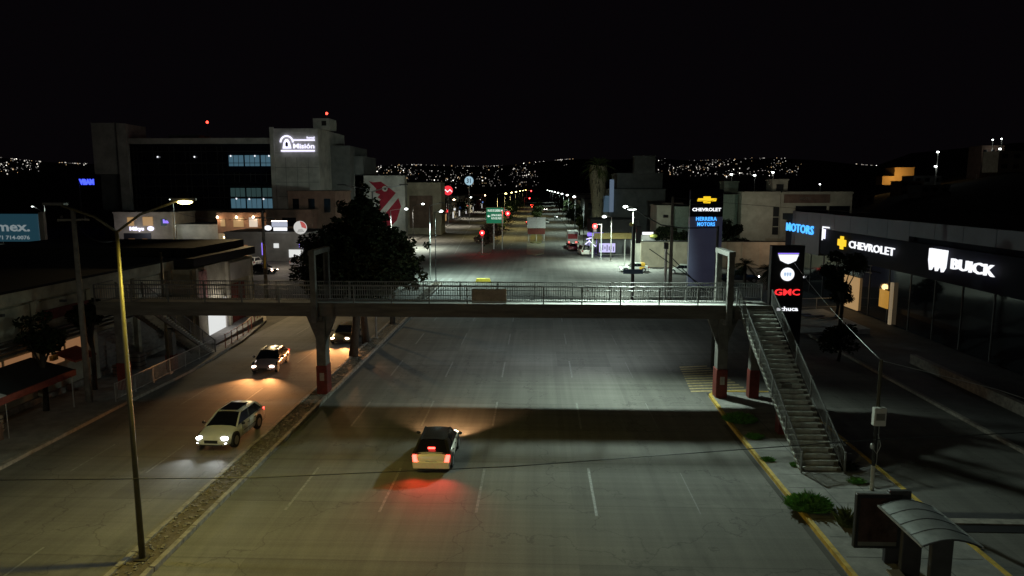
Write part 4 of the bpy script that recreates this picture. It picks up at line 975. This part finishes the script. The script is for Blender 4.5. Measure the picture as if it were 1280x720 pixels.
# name sign: bell arch emblem, bars, name
arc = MB(); bx, bz = 18.2-.0, 22.6
def arcpts(cx, cz, r, a0=0, a1=PI, n=12): return [(cx+math.cos(lerp(a0,a1,i/n))*r, -2.35, cz+math.sin(lerp(a0,a1,i/n))*r) for i in range(n+1)]
X_ = 17.6
arc.tube(arcpts(X_, 24.2, 1.55), .22, 6); arc.bar((X_+1.3,-2.35,24.75),(X_+7.0,-2.35,24.75),.3)
arc.bar((X_-1.5,-2.35,22.15),(X_+6.9,-2.35,22.15),.36)
arc.build('sign_lines', E_whiteb, h)
bl = MB().prism([(X_-1.1,22.7),(X_-1.0,23.3),(X_-.75,24.3),(X_-.3,25.0),(X_+.3,25.0),(X_+.75,24.3),(X_+1.0,23.3),(X_+1.1,22.7)],'xz',-2.42,-2.3).build('bell_emblem', E_whiteb, h)
MB().prism([(X_-.32,23.2),(X_-.3,24.0),(X_,24.4),(X_+.3,24.0),(X_+.32,23.2)],'xz',-2.46,-2.425).build('bell_opening', M_dark, bl)
text('lit_letters', 'Misión', E_whiteb, 1.2, (X_+4.2,-2.3,22.75), (PI/2,0,0), h, .06, 5.3, .02)
text('lit_letters', 'hotel', E_whiteb, .55, (X_+6.0,-2.3,25.1), (PI/2,0,0), h, .06, 1.9, .02)
# warning lights on the roof
for lb, x, y, z in [('red warning beacon on a thin mast above the hotel glass front', -86.5, 185, 26.8), ('red warning beacon on the hotel lift tower', -54.0,182,30.4)]:
    t = thing('warning_beacon', lb, 'beacon', (x,y,z)); MB().tube([(0,0,0),(0,0,1.3 if x>-80 else 3.0)],.06,6).build('mast', M_dark, t); MB().ball((0,0,1.4 if x>-80 else 3.2),.34).build('beacon_lens', E_red0, t, smooth=True)
# low shops in front of the hotel
s = block('shop_row', 'low cream shop row with lit upper windows in front of the hotel', -92,-79, 150,160, 7.6, M_beige, 0)
def shopbits(par, X0_, items):
    for nm, m_, x0,x1,z0,z1 in items: MB().box(x0-X0_,x1-X0_,-.12,-.01,z0,z1).build(nm, m_, par)
shopbits(s, -92, [('window',E_warm,-89,-87.6,5.0,6.8),('window',E_warm,-85.6,-83.4,5.0,6.9),('window',E_cool2,-81.6,-80.4,5.0,6.5),('shopfront',M_black,-90,-84,0.3,3.4),('lit_shelf',E_warmd,-89,-87.6,1.2,2.2),('lit_shelf',E_warmd,-86,-84.8,1.2,2.2)])
text('lit_letters', 'Mikys', E_whiteb, .8, (5.0,-.2,4.0), (PI/2,0,0), s, .05, 3.2, .04); MB().ball((8.1,-.2,4.4),.7,.75,1.1,.2).build('lit_cap_emblem', E_whiteb, s, smooth=True)
text('lit_letters', 'la', E_purp, .8, (11.5,-.2,5.6), (PI/2,0,.0), s, .05, 1.2, .04)
block('long_wall_building', 'blank pale grey warehouse wall between the lit shops', -78.8,-68.5, 151,160, 4.9, M_white, 0)
s = block('corner_house', 'warm brown two-storey house with porch lamps and string lights', -68.3,-57.5, 148,158, 7.6, M_brown, 0)
shopbits(s, -68.3, [('window',E_warm,-67.6,-66.6,5.0,6.6),('window',E_warm,-64.8,-62.6,4.9,6.9),('window',emis('pale_lit_window',(.9,.75,.6),.7),-61.4,-59.6,4.9,6.9),('porch_wall',M_cream,-68.2,-62,1.0,3.5)])
sl_ = MB()
for k in range(9): sl_.ball((1.5+k*1.05, -.5, 2.7+.7*math.sin(k*2.1)), .13)
sl_.build('string_lights', E_lampw, s)
zz = MB()
for k in range(6): zz.bar((5+k*.7,-.4,1.8+(k%2)*1.4),(5.7+k*.7,-.4,1.8+((k+1)%2)*1.4),.09)
zz.build('lit_zigzag', E_lampw, s)
for x in (-67.9,-63.8,-60.2): point((x,147,6.4), 150, (1,.6,.3), .1)
lp_ = MB()
for x in (.4,4.5,8.1): lp_.ball((x,-.7,7.0),.24)
lp_.build('porch_lamp', E_lampw, s); point((-62,144,3), 520, (1,.72,.45), .3); point((-86,145,3.5), 380, (.8,.8,1), .3); point((-74,143,6), 520, (.95,1,.85), .3)
s = block('corner_shop', 'low shop under white and purple glowing signs behind the car lot', -56,-40.5, 124,134, 5.0, M_greyr, 0)
shopbits(s, -56, [('lit_shopfront',E_shopw,-44.5,-42.0,.8,2.2),('lit_shopfront',E_warmd,-55,-52,.4,3),('purple_strip',E_purp,-49.4,-48.9,1.2,3.4),('purple_strip',E_purp,-42.6,-41.6,2.6,3.2),('lit_shopfront',E_shopw,-47.2,-46.3,2.5,3.3)])
t = thing('lit_sign', 'white glowing sign board with framed panel on the car lot shop', 'sign', (-48,123.2,5.1))
MB().ball((.2,0,.9),.62,.75,1.1,.25).build('round_sign', E_white, t, smooth=True); MB().box(1.2,3.6,-.1,.1,.4,1.0).build('sign_board', E_white, t)
MB().box(.9,3.7,-.05,.05,1.1,2.1).build('framed_panel', emis('pale_lit_panel',(.55,.6,.75),.7), t); MB().bar((.9,-.1,2.12),(3.7,-.1,2.12),.07).build('sign_frame', E_lampw, t)
t = thing('round_sign', 'round white sign with red crescent above the car lot shop', 'sign', (-41.6,122,4.9))
MB().prism(disc_poly(0,1.25,1.15),'xz',-.1,.1).build('sign_disc', emis('white_sign_disc',(.85,.85,.82),.62), t)
MB().prism([(math.cos(a)*1.1, 1.25+math.sin(a)*1.1) for a in [PI/2-i*PI/2/8 for i in range(10)]]+[(.3,1.3)],'xz',-.13,-.105).build('red_crescent', emis('red_sign_part',(.8,.1,.1),.5), t)
st = MB()
for q in range(4): st.bar((-.6+q*.1,-.12,.45+q*.14),(.7-q*.1,-.12,.55+q*.14),.05)
st.build('sign_lines', M_dark, t); MB().tube([(0,0,-4.9),(0,0,.1)],.08,6).build('post', M_galv, t)
# stepped dark houses between hotel and mural
block('stepped_house', 'dark red-brown stepped house in front of the pale hotel block', -50,-40.5, 140,152, 12.2, M_brown, 2, 3, wfrac=.4)
block('stepped_house', 'lower dark annex of the stepped house with one framed window', -53,-44, 136,139.8, 8.6, M_brown, 1, 1, wfrac=.3, wz=(.66,.86))
# mural building
s = block('mural_building', 'white building whose wall carries a big red toothed creature mural', -54.9,-35.9, 190,193, 16.4, M_white, 0, parapet=False)
mu = MB().prism([(9.2,15.0),(10.4,14.6),(12.6,14.8),(16.8,11.6),(17.9,8.2),(16.6,4.4),(14.2,2.0),(11.2,4.8),(11.7,6.2),(11.0,6.5),(11.9,7.4),(11.2,7.8),(12.2,8.7),(11.4,9.2),(12.5,10.0),(11.6,10.6),(12.3,11.4),(11.0,11.8),(11.3,12.9)],'xz',-.08,-.01).build('mural', mat('mural_red',(.30,.012,.03),.8,amt=.2,scale=1), s)
MB().prism([(11.0,5.5),(16.6,11.8),(17.5,10.8),(12.0,4.4)],'xz',-.12,-.085).build('mural_stripe', M_white, mu)
MB().prism(disc_poly(13.6,12.9,.75,16),'xz',-.12,-.085).build('mural_eye', M_white, mu)
MB().prism(disc_poly(13.7,12.9,.33,12),'xz',-.15,-.125).build('mural_pupil', M_black, mu)
spot((-40,178,1.5),(-42,190,10),900,(.9,1,.9),80,.7,.2)
s = block('beige_building', 'beige blank building right of the mural with a darker inset front', -37.0,-27.2, 197,206, 14.6, M_beige, 0, parapet=False)
MB().box(1.0,7.5,-.15,-.01,2,11).build('inset_front', M_brown, s); MB().box(7.8,10,-.15,-.01,3,12.5).build('side_panel', M_beige, s)
point((-33,198,7), 420, (.95,1,.8), .3)
# row along the left side of far avenue
hs = [(224,9,M_greyr),(238,11,M_cream),(254,8,M_white),(272,10,M_greyr),(296,7,M_beige),(320,9,M_white),(350,8,M_cream),(390,9,M_greyr),(450,9,M_beige)]
od = ['first','second','third','fourth','fifth','sixth','seventh','eighth','ninth']
for i,(y,hh,m_) in enumerate(hs):
    s = block('street_building', '%s building of the left row running to the city lights' % od[i], -48,-36.2, y, y+(hs[i+1][0]-y-1 if i < 8 else 40), hh, m_, 2, 3, side=3, group='buildings lining the left of the far avenue')
    MB().box(11.81,11.95,2,4.5,.4,3.0).build('lit_shopfront', E_shopw if i != 3 else E_warm, s); MB().box(11.81,12.3,6,9,3.6,4.5).build('shop_sign', (E_redl, E_shopw, mat('blue_shop_sign',(.05,.1,.3),.5,amt=0,emit=(.2,.4,1),es=.5))[i%3], s)
for i,(y,hh,m_) in enumerate([(238,9,M_greyr),(262,8,M_white),(290,10,M_greyr),(330,8,M_beige),(380,10,M_greyr)]):
    block('street_building', '%s building of the right row behind the kerb trees' % od[i], 15.5,30, y, y+22, hh, m_, 2, 3, side=3, group='buildings lining the right of the far avenue')
# round signs on the left
t = thing('round_sign', 'glowing red round sign with a white wave on a tall post', 'sign', (-33.4,262,0))
MB().tube([(0,0,0),(0,0,10.6)],.12,6).build('post', M_galv, t); MB().prism(disc_poly(0,12.1,1.75,20),'xz',-.15,.15).build('sign_disc', emis('red_sign_disc',(1,.04,.06),.9), t)
wv = [(-1.5+.25*i, 12.2+.35*math.sin(i*.9)) for i in range(13)]
MB().prism(wv+[(x,z-.45) for x,z in wv[::-1]],'xz',-.2,-.155).build('white_wave', E_white, t)
t = thing('round_sign', 'pale blue glowing disc with two dark figures on a tall post', 'sign', (-25.2,258,0))
t.location.x = -25.2-7.2+7.2; MB().tube([(0,0,0),(0,0,13.9)],.12,6).build('post', M_galv, t)
dd = MB().prism(disc_poly(0,15.6,1.6,20),'xz',-.15,.15).build('sign_disc', emis('pale_blue_disc',(.45,.7,.85),.75), t)
text('figures', '31', mat('deep_blue_print',(.02,.08,.2),.6,amt=0), 1.7, (0,-.17,14.8), (PI/2,0,0), dd, .02, 1.5, .02)
# billboard far left
t = thing('billboard', 'dim blue billboard with white lettering at the left edge', 'billboard', (-57,75,0))
MB().box(-9,2.6,-.15,.15,7.2,10.2).build('board', E_mexb, t); MB().box(2.75,3.3,-.2,.2,0,10.4).build('side_post', M_white, t)
text('lettering', 'mex.', E_mexw, 1.05, (-.2,-.18,8.35), (PI/2,0,0), t, .02, 3.7, .02); text('lettering', '771 714-0076', E_mexw, .42, (-.4,-.18,7.45), (PI/2,0,0), t, .02, 3.9, .01)
for x in (-7,-2): MB().tube([(x,.3,0),(x,.3,8)],.15,8).build('post', M_dark, t)
t = thing('billboard', 'small pale panel with dark green drawing under the blue billboard', 'billboard', (-58.6,74,0))
MB().box(-3,.95,-.1,.1,5.0,7.0).build('board', mat('pale_green_panel',(.25,.3,.25),.8,amt=.2,emit=(.4,.5,.4),es=.06), t); MB().prism([(-1.2,5.5),(-.9,6.4),(-.6,5.7),(-.3,6.6),(0,5.8),(.5,6.7),(.6,5.5)],'xz',-.13,-.105).build('drawing', M_leaf, t)
for x in (-2.5,.5): MB().tube([(x,.2,0),(x,.2,5.2)],.1,6).build('post', M_dark, t)
# neon left of hotel
t = thing('neon_sign', 'small deep blue neon sign left of the hotel slab tower', 'sign', (-149.2,230,14.3))
text('lit_letters', 'VBAM', E_bluev, 1.7, (0,0,-.1), (PI/2,0,0), t, .08, 5.0, .07); MB().box(-2.6,2.6,.2,.4,-.3,2.0).build('backing', M_navy, t); MB().box(-2.9,-2.6,-.1,.3,-14.3,2.2).build('post', M_galv, t)
# ------------------------------------------------------------------ green sign, signals, panels
t = thing('road_sign', 'green overhead direction sign with white lettering on the far left median', 'road sign', (-9.4,149,.12))
MB().tube([(0,.2,0),(0,.2,8.6)],.16,8).build('post', M_galv, t); MB().box(-1.55,2.1,-.06,.06,5.5,8.75).build('sign_board', E_grn, t, bevel=.03)
MB().box(-1.62,2.17,.061,.1,5.4,8.85).build('board_edge', mat('rust_edge',(.3,.13,.07),.8,amt=.2), t)
E_sgn = emis('retroreflection_glow',(.85,.95,.85),1.1)  # glow stands in for light thrown back by the sign lettering
text('lettering','PALACIO DE GOBIERNO',E_sgn,.48,(.1,-.075,7.95),(PI/2,0,0),t,.01,2.7,.012)
text('lettering','CENTRAL DE ABASTOS',E_sgn,.42,(.62,-.075,7.0),(PI/2,0,0),t,.01,2.3,.012); text('lettering','RUTA DEL PASEO',E_sgn,.42,(.62,-.075,6.35),(PI/2,0,0),t,.01,2.2,.012)
MB().add([(-1.35,-.075,7.0),(-1.05,-.075,7.28),(-1.05,-.075,7.08),(-.75,-.075,7.08),(-.75,-.075,6.9),(-1.05,-.075,6.9),(-1.05,-.075,6.72)],[(0,1,2,3,4,5,6)]).build('left_arrow', E_sgn, t, fix=False)
MB().prism(disc_poly(1.75,8.15,.2,10),'xz',-.075,-.062).build('round_symbol', E_sgn, t)
MB().bar((0,.2,8.4),(2.9,.2,8.4),.12).build('sign_arm', M_galv, t)
def signal(label, x, y, z, pole_h, arm=0):
    t = thing('traffic_light', label, 'traffic light', (x,y,.1))
    MB().tube([(arm,.25,0),(arm,.25,pole_h)],.1,8).build('pole', M_galv, t)
    if arm: MB().bar((arm,.25,pole_h-.1),(0,.25,pole_h-.1),.09).build('arm', M_galv, t)
    MB().box(-.34,.34,-.12,.14,z-1.1,z+.4).build('housing', M_black, t, bevel=.02)
    rl = MB().prism(disc_poly(0,z,.46,16),'xz',-.16,-.121).build('red_lens', E_sigo, t); MB().prism(disc_poly(0,z,.17,10),'xz',-.19,-.165).build('lens_core', E_sig, rl)
    for q in (.4,.78): MB().prism(disc_poly(0,z-q,.14,12),'xz',-.15,-.121).build('dark_lens', M_dark, t)
    point((x,y-.5,z+.1), 260, (1,.03,.03), .25)
signal('red traffic light low on its pole at the left median nose', -11.1,139.5,4.1,4.3)
signal('red traffic light hanging beside the right edge of the green sign', -6.4,148.6,7.6,8.2,-1.2)
signal('red traffic light in front of the dark forecourt canopy', 10.2,127.6,6.1,6.5,1.2)
signal('red traffic light far down the avenue in front of the city lights', -5.2,420,6.9,7.5,-3)
signal('topmost red traffic light farthest down the avenue', -4.6,455,11.0,11.5,-3)
t = thing('sign_board', 'pair of blank pale panels above a dark red board on three posts', 'sign', (-.45,171.8,.15))
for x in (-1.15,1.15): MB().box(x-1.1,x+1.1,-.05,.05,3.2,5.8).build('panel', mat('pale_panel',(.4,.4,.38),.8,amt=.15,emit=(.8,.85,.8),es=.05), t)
MB().box(-2.1,2.1,-.06,.04,1.7,3.1).build('red_board', mat('dark_red_board',(.14,.03,.02),.8,amt=.3), t)
for x in (-1.9,0,1.9): MB().tube([(x,.12,0),(x,.12,5.6)],.11,6).build('post', M_white, t)
t = thing('kerb_block', 'yellow painted concrete block lying at the junction mouth beyond the railing', 'concrete block', (-7.6,96.8,0))
MB().prism([(-1.1,0),(1.1,0),(.9,.55),(-.9,.55)],'xz',-.35,.35).build('block', mat('bright_yellow_paint',(.6,.5,.05),.7,amt=.2), t)
# ------------------------------------------------------------------ lit lamps of the junction and the far avenue
street_lamp('street_lamp','bright white street lamp right of the canopy station on a pale pole', (16.0,120,.1), 9.7,[(-.9,-.1,.1,E_lamp,26000,WHITE)],1,head=1.0,m=M_pole_con)
street_lamp('street_lamp','white street lamp low over the canopy station roof', (13.0,126,.1), 7.8,[(-.9,-.1,.1,E_lamp,4000,WHITE)],1,head=.9,m=M_pole_con)
street_lamp('street_lamp','white street lamp on the left side of the junction by the mural building', (-31.5,150,.1), 8.2,[(3.0,-.1,.3,E_lamp,24000,(.9,1,.85))],1,head=.9)
street_lamp('street_lamp','slim unlit lamp post beside the median tree at the junction mouth', (-15.3,99,.1), 10.4,[(1.5,0,.4,None,0,0)],0)
street_lamp('street_lamp','slim mast with a small white lamp at the junction end of the median', (-14.3,97.5,.1), 9.6,[(.5,1.5,.1,E_lamp,15000,(.72,1,.9))],1,head=.7,m=M_dark,r=(.07,.05),aim=(5,0),cone=166)
street_lamp('street_lamp','tall white lamp just beneath the red round sign', (-33.8,210,.1), 11.2,[(1.6,0,.2,E_lamp,2500,(.95,1,.9))],1,head=1.3,m=M_dark)
k = 0
for y in (175,240,300,380): 
    street_lamp('street_lamp','%s lit lamp of the left row towards the city lights' % od[k], (-31.2,y,.1), 8.6,[(2.2,0,.4,E_lampw if k%2 else E_lamp,6500,(1,.93,.75))],1,head=.75+y*.0006,m=M_dark,group='lit lamps on the left of the far avenue'); k += 1
for i,y in enumerate((165,205,250,300,360,430,520,640)):
    street_lamp('street_lamp','%s lit lamp of the right row along the far avenue' % od[i], (10.6,y,.1), 10.5,[(-1.9,0,.4,E_lamp,7500 if y<350 else 5000,WHITE)],1,head=.75+y*.0006,m=M_dark,group='lit lamps on the right of the far avenue')
for i,y in enumerate((185,225,270,330,400,480)):
    street_lamp('street_lamp','%s yellow lit lamp over the far left median trees' % od[i], (-10.7,y,.1), 11.2,[(1.9,0,.3,E_lampy,7000 if y<350 else 4000,(1,.85,.35))],1,head=.7,m=M_dark,group='yellow lamps of the far left median')
# junction fill comes from the corner lamps above; lot lamp
street_lamp('street_lamp','thin lit lamp mast in front of the hotel glass front', (-76.5,146,0), 10.6,[(-.4,0,.05,E_lamp,150,WHITE)],1,head=.5)
street_lamp('street_lamp','pale mast with white lamp in the dark left of the hotel', (-68,95,0), 9.3,[(-1.4,0,1.2,E_lamp,10,WHITE)],1,head=.4)
street_lamp('street_lamp','distant white lamp between the blue neon and the market pole', (-71.5,100,0), 10.6,[(.2,0,.1,E_lamp,10,WHITE)],1,head=.35)

# ------------------------------------------------------------------ right far buildings
block('big_grey_building','big dim grey building with a bluish lit left edge behind the palm', 19.5,34.6,195,215,12.5,M_greyr,0)
t = thing('lit_column','bluish white lit glass stair edge on the big grey building', 'glass column', (19.6,193.9,6.5)); MB().box(-.2,.9,0,.8,0,8.8).build('glass', emis('blue_white_glass',(.25,.35,.5),.35), t); MB().box(-2.2,-.3,.2,.8,0,4.4).build('side_glass', emis('blue_glass_dim',(.12,.22,.32),.3), t)
block('rooftop_billboard_house','rooftop box with two pale panels above the grey building', 26.2,31.8,196,200,4.6,M_greyr,0,z0=16.8)
block('grey_annex','dark flat roofed upper storey of the grey building', 22,34.6,200,215,4.0,M_greyr,0,z0=12.8)
block('small_house','small gabled cream house left of the blue pylon', 23.3,26.3,140,148,9.4,M_cream,0)
block('small_house','pale green house with awning left of the blue pylon', 26.6,30.5,138.5,148,9.2,mat('pale_green_render',(.22,.27,.22),.9,amt=.2),0)
block('pale_hotel','pale green building with roof hut behind the blue pylon', 36,42.3,152,165,11.4,mat('pale_green_render',(.22,.27,.22),.9,amt=.2),0)
block('roof_hut','small pale green hut on the roof behind the pylon', 39.8,42.8,154,158,2.0,mat('pale_green_render',(.22,.27,.22),.9,amt=.2),0,z0=12.1)
s = block('pale_hotel','tall cream blank walled hotel wing right of the blue pylon', 42.5,50.5,150,165,12.0,M_cream,0)
MB().box(6.6,7.8,-.1,-.01,3.4,9.2).build('window_strip', M_black, s)
for z in (5.0,7.0): MB().box(6.6,7.8,-.16,-.11,z,z+.15).build('floor_band', M_cream, s)
MB().box(5.2,9,-.3,-.17,0,2.6).build('porch', M_beige, s)
s = block('roof_hut','cream lift hut on the roof of the hotel wing', 49,52.2,151,155,2.1,M_cream,0,z0=12.4); MB().box(.8,2.3,-.1,-.01,.1,1.4).build('opening', M_black, s)
s = block('hotel_side_wing','low cream wing with dark sign band behind the blue-grey fascia', 50.6,65.2,150,162,12.0,M_cream,0)
MB().box(.6,10,-.15,-.01,10.0,11.8).build('dark_sign_band', M_brown, s); text('lettering','HOTEL',M_shut,.5,(5,-.17,10.7),(PI/2,0,0),s,.02,2.4)
for x in (2.6,9.5): MB().box(x,x+.4,-.12,-.01,7.8,9.6).build('pier', M_cream, s)
MB().box(3.1,9.4,-.1,-.01,7.8,9.4).build('window', M_glass, s); MB().box(10,14.2,-.1,-.01,7.8,9.4).build('window', M_glass, s)
point((46,142,8), 330, (1,.92,.75), .3); point((58,140,10), 120, (.95,1,.9), .3); point((39,146,8), 90, (.7,1,.85), .3)
# houses on the near right hill
hl = [(150,300,9,6,9,M_brown),(165,320,12,7,10,M_greyr),(120,280,10,6,8,M_greyr),(182,290,14,8,10,M_beige),(98,270,11,6,8,M_brown),(205,310,14,8,10,M_greyr),(137,260,10,6,9,M_greyr),(176,250,12,7,10,M_brown),(160,225,12,7,10,M_greyr),(195,262,12,6,10,M_beige)]
ods = ['first','second','third','fourth','fifth','sixth','seventh','eighth','ninth','tenth']
for i,(x,y,wd,hh,dp,m_) in enumerate(hl):
    block('hill_house','%s dim house on the right hillside counted from the left' % ods[sorted(range(10), key=lambda j: hl[j][0]/hl[j][1]).index(i)], x,x+wd,y,y+dp,hh,m_,2,3,z0=hill_h(x,y)-1,group='dim houses on the right hillside')
s = block('orange_house','orange floodlit block house on the right hillside', 186,196,380,390,8.5,mat('orange_render',(.5,.34,.15),.9,amt=.1),0,z0=14.8)
s2 = block('orange_house','lower orange lit wing with arched garden in front of the floodlit house', 179.5,185.8,379,386,4.2,mat('orange_render',(.5,.34,.15),.9,amt=.1),0,z0=14.6)
point((187,372,20), 2300, (1,.6,.2), .5); point((181,373,17), 500, (1,.6,.2), .5)
tree('dark tree in front of the orange lit wing', (181.5,368,hill_h(181,368)), 6, 3, 2.5, .2, 1200, .35, seed=90); tree('dark shrubbery before the floodlit house', (189,366,hill_h(189,366)), 5, 3.5, 2, .2, 1200, .35, seed=91)
for i,(px_,pz,y,lab,pw) in enumerate([(188.5,28.8,300,'brightest hillside lamp against a grey wall at the upper right',160),(190,33.0,302,'upper twin lamp above the bright hillside lamp',30),(186.5,32.6,302,'lower twin lamp above the bright hillside lamp',30),(163.8,27.6,300,'tilted hillside lamp between the orange house and the right edge',150),(163.4,21.8,300,'hillside lamp on a thin post below the tilted one',150),(180.0,15.6,300,'lone hillside lamp low near the right edge',150),(80.5,18.6,300,'white lamp right of the city lights cluster',60),(90,18.2,300,'white lamp left of the dim lit cottage',60),(97.5,19.4,300,'slanted white lamp above the dim lit cottage',60),(117,14.5,300,'faint lamp beneath the orange house garden',5)]):
    t = thing('hill_lamp', lab, 'street lamp', (px_,y,pz)); MB().tube([(0,0,-(pz-hill_h(px_,y))),(0,0,0)],.1,6).build('pole', M_galv, t); MB().ball((-.3,-.3,0),.5 if pw > 40 else .32,.6,1.2,.7).build('lamp_lens', E_lamp, t, smooth=True)
    if pw: point((px_-.4,y-.9,pz-.2), pw, (.95,1,.9), .4)
block('lamp_wall_house','pale grey house wall behind the brightest hillside lamp', 183,192,303,312,13,M_brown,2,3,z0=17)
block('hill_house','long low pale wall house at the right edge of the hillside', 183,205,292,300,3.5,M_white,1,4,z0=12.4)

# ------------------------------------------------------------------ city lights on the far hills
def az(px): return math.atan((px-640)/880) - math.atan(33/880)
groups = [(0,62,200,223,95),(85,118,203,214,28),(438,625,203,237,330),(625,672,200,236,80),(672,716,188,212,26),(818,1000,196,224,230),(1063,1090,197,207,16),(500,560,195,205,10)]
cl_ = [MB() for _ in range(4)]
rn = random.Random(21)
for x0,x1,y0,y1,n in groups:
    nb = max(2, n//14); cents = [(rn.uniform(x0,x1), rn.uniform(y0,y1)) for _ in range(nb)]
    for _ in range(n):
        if rn.random() < .6:
            c = rn.choice(cents); px = c[0]+rn.gauss(0,7); py = c[1]+rn.gauss(0,2.2)
        else: px, py = rn.uniform(x0,x1), y0+(y1-y0)*rn.betavariate(1.4,1.2)
        px = min(max(px,x0-2),x1+3)
        a = az(px); el = math.atan(max(-1,(236-py))/880)
        # walk out until the terrain reaches that elevation
        best = None
        for s_ in range(70):
            r_ = 560+s_*45
            if math.atan((hill_h(r_*math.sin(a), r_*math.cos(a))-10)/r_) > el: best = r_; break
        if best is None: best = 3400
        x, y = best*math.sin(a), best*math.cos(a); z = hill_h(x,y)+4
        s_ = best/880*rn.choice([.22,.26,.3,.34,.42,.62]); k = rn.choices([0,1,2,3],[5,6,1.0,2.4])[0]
        cl_[k].ball((x,y,z), s_, n=5, m=4)
for k,(nm,c,s_) in enumerate([('pale',(1,.93,.82),.9),('dim',(.85,.8,.75),.35),('bright',(1,.95,.85),3),('warm',(1,.66,.34),.8)]):
    o = cl_[k].build('city_lights', emis('city_light_%s'%nm, c, s_), fix=False); o['kind']='stuff'; tag(o, '%s house and street lights dotted over the far hills' % nm, 'city lights')
